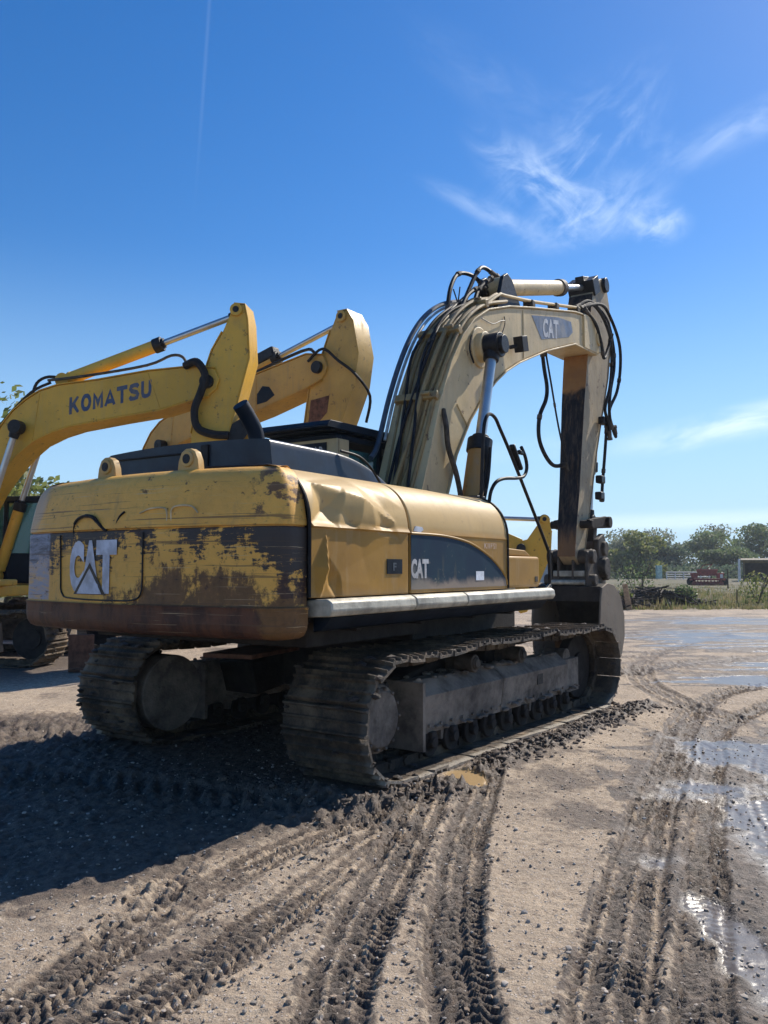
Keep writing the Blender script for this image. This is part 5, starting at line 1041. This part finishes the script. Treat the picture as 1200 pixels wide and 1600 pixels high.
# posts
for x, y, h, r2, mt, lb in ((11.95, 38.6, 1.3, .035, BRUSH, 'thin dark fence post behind the brush pile'), (15.4, 36.5, .75, .03, BRUSH, 'short dark stake near the right edge of the yard'), (39.6, 93, 2.6, .16, PALE, 'pale post at the left corner of the brown shed'), (28.0, 68, 1.6, .06, BRUSH, 'dark post right of the red implement')):
    s = MB(); s.cyl((0, 0, -.1), (.02, 0, h), r2, r2 * .8, 8); s.cyl((.02, 0, h), (.02, 0, h + r2), r2 * 1.1, r2 * .4, 8); o = s.build('post', mt); o.location = (x, y, 0); tag(o, lb, 'post')
# pale rail fence
fr = root('rail_fence', 'pale pipe rail fence left of the red implement', 'fence', (0, 108, 0), 90)
for k_ in range(6): s = MB(); s.cyl((36.6 + k_ * 1.1, 0, 0), (36.6 + k_ * 1.1, 0, 1.25), .07, n=8); s.build('fence_post', PALE, fr)
for z_ in (.3, .6, .9, 1.2): s = MB(); s.cyl((36.5, -.05, z_), (42.2, -.05, z_), .06, n=8); s.build('rail', PALE, fr)
s = MB(); s.bx(0, .7, 0, .7, 0, 2.1); s.bx(.05, .65, -.04, 0, .2, 1.9); o = s.build('cabinet', M_simple('pale_green_cabinet_paint', (.42, .55, .48), .6), None, .03); o.location = (37.0, 113, 0); tag(o, 'small pale green cabinet behind the rail fence', 'cabinet')
# red farm implement
ri = root('farm_implement', 'old red farm implement with hopper boxes standing in the dry grass', 'farm implement', (31.0, 80, 0), 107)
s = MB(); s.bx(-1.6, 1.6, -.1, .1, .55, .72); s.bx(-1.6, 1.6, .9, 1.1, .55, .72)
for x in (-1.5, -.5, .5, 1.5): s.bx(x - .06, x + .06, 0, 1, .56, .70)
s.build('chassis', REDP, ri, .02)
s = MB(); s.prism([(-.75, 1.0), (.75, 1.0), (1.0, 1.62), (-1.0, 1.62)], .1, .7); s.build('hopper', REDP, ri, .03)
for x in (-1.15, 1.15): s = MB(); s.prism([(x - .25, .75), (x + .25, .75), (x + .4, 1.25), (x - .4, 1.25)], .15, .65); s.build('side_box', REDP, ri, .02)
for x in (-1.45, 1.45): s = MB(); s.cyl((x, .3, .42), (x, .52, .42), .42, n=20); s.cyl((x, .27, .42), (x, .55, .42), .16, n=12); s.build('wheel', BLACK, ri, .03)
for k_ in range(9): s = MB(); x = -1.2 + k_ * .3; s.cyl((x, -.3, .24), (x, -.26, .24), .24, n=16); s.bx(x - .03, x + .03, -.3, .0, .3, .6); s.build('disc_blade', REDP, ri)
s = MB(); s.cyl((.0, .4, 1.6), (.5, .4, 2.1), .04, n=6); s.cyl((-.6, .4, 1.6), (-.3, .4, 2.0), .04, n=6); s.cyl((-.3, .4, 2.0), (.5, .4, 2.1), .035, n=6); s.build('upper_bar', REDP, ri)
s = MB(); s.box((1.25, -.12, .95), (.25, .05, .35)); s.build('white_plate', PALE, ri)
# scrap on the grass: long pale boards
for x, y, a_, L_, lb in ((15.5, 52, 3, 4.2, 'long pale board lying in the grass before the red implement'), (22.0, 66, -4, 5.5, 'long grey pipe lying in the grass below the red implement')):
    s = MB(); s.box((0, 0, .12), (L_, .18, .10)); o = s.build('board', WOOD, None, .01); o.location = (x, y, .05); o.rotation_euler = (0, R(1.5), R(a_)); tag(o, lb, 'board')
# brown open shed
shd = root('shed', 'open-fronted brown metal shed at the right edge by the trees', 'shed', (41.3, 96, 0), 113)
s = MB(); s.bx(0, 2.9, 4.0, 4.1, 0, 2.5); s.bx(0, .1, .4, 4.0, 0, 2.5); s.build('back_wall', SHADEI, shd)
s = MB(); s.bx(0, .22, 0, .3, 0, 2.55); s.bx(2.75, 3.0, 0, .3, 0, 2.55); s.bx(0, 3.0, -.02, .28, 2.3, 2.6); s.build('door_frame', SHED, shd, .02)
s = MB(); s.bx(3.02, 9.0, .0, .2, 0, 2.55); s.bx(8.8, 9.0, .2, 4.0, 0, 2.55); s.build('front_wall', SHEDR, shd, .02)
s = MB(); s.prism([(-.3, 2.58), (-.3, 2.66), (4.4, 2.9), (4.4, 2.82)], -.2, 9.3, 'x'); s.build('roof', SHED, shd)
s = MB(); s.bx(.0, 3.0, -.8, .1, 0.0, .12); s.build('door_sill', M_simple('pale_concrete_sill', (.45, .42, .38), .9), shd, .01)
# grey container behind the bucket
ct = root('container', 'grey metal container standing behind the bucket and tool box', 'container', (7.2, 39.5, 0), 90)
s = MB()
for k_ in range(11): s.bx(k_ * .2, k_ * .2 + .10, 0, .03, .15, 2.2); s.bx(k_ * .2 + .10, k_ * .2 + .20, .03, .06, .15, 2.2)
s.bx(0, 2.2, .06, 2.4, .15, 2.25); s.build('wall_panel', CONT, ct); s = MB(); s.bx(-.05, 2.25, -.04, 2.45, 2.22, 2.34); s.bx(-.05, 2.25, -.04, 2.45, .04, .16); s.bx(-.06, .08, -.05, .1, .1, 2.3); s.build('corner_frame', CONT, ct, .01)
# steel debris by the left machine
s = MB(); s.bx(0, .40, 0, .06, 0, .62); s.bx(.02, .38, -.05, 0, .02, .08); o = s.build('steel_plate', RUST, None, .01); o.location = (-5.15, 13.7, .0); o.rotation_euler = (R(4), 0, R(8)); tag(o, 'rusty steel plate standing behind the left crawler track under the counterweight', 'steel plate')
hz = MB(); hz.bx(-905, 905, -65, 905, -3.0, 13.5); hz.v = hz.v
hm = bpy.data.materials.new('thin_summer_haze'); hm.use_nodes = True; ht = hm.node_tree; ht.nodes.clear()
ho = ht.nodes.new('ShaderNodeOutputMaterial'); hp_ = ht.nodes.new('ShaderNodeVolumePrincipled'); hp_.inputs['Color'].default_value = (.86, .92, 1.0, 1); hp_.inputs['Density'].default_value = .00045; hp_.inputs['Anisotropy'].default_value = .2
ht.links.new(hp_.outputs[0], ho.inputs['Volume']); tag(hz.build('haze', hm), kind='stuff')
bpy.data.objects.remove(UC) if UC.users == 0 or not UC.users_collection else None
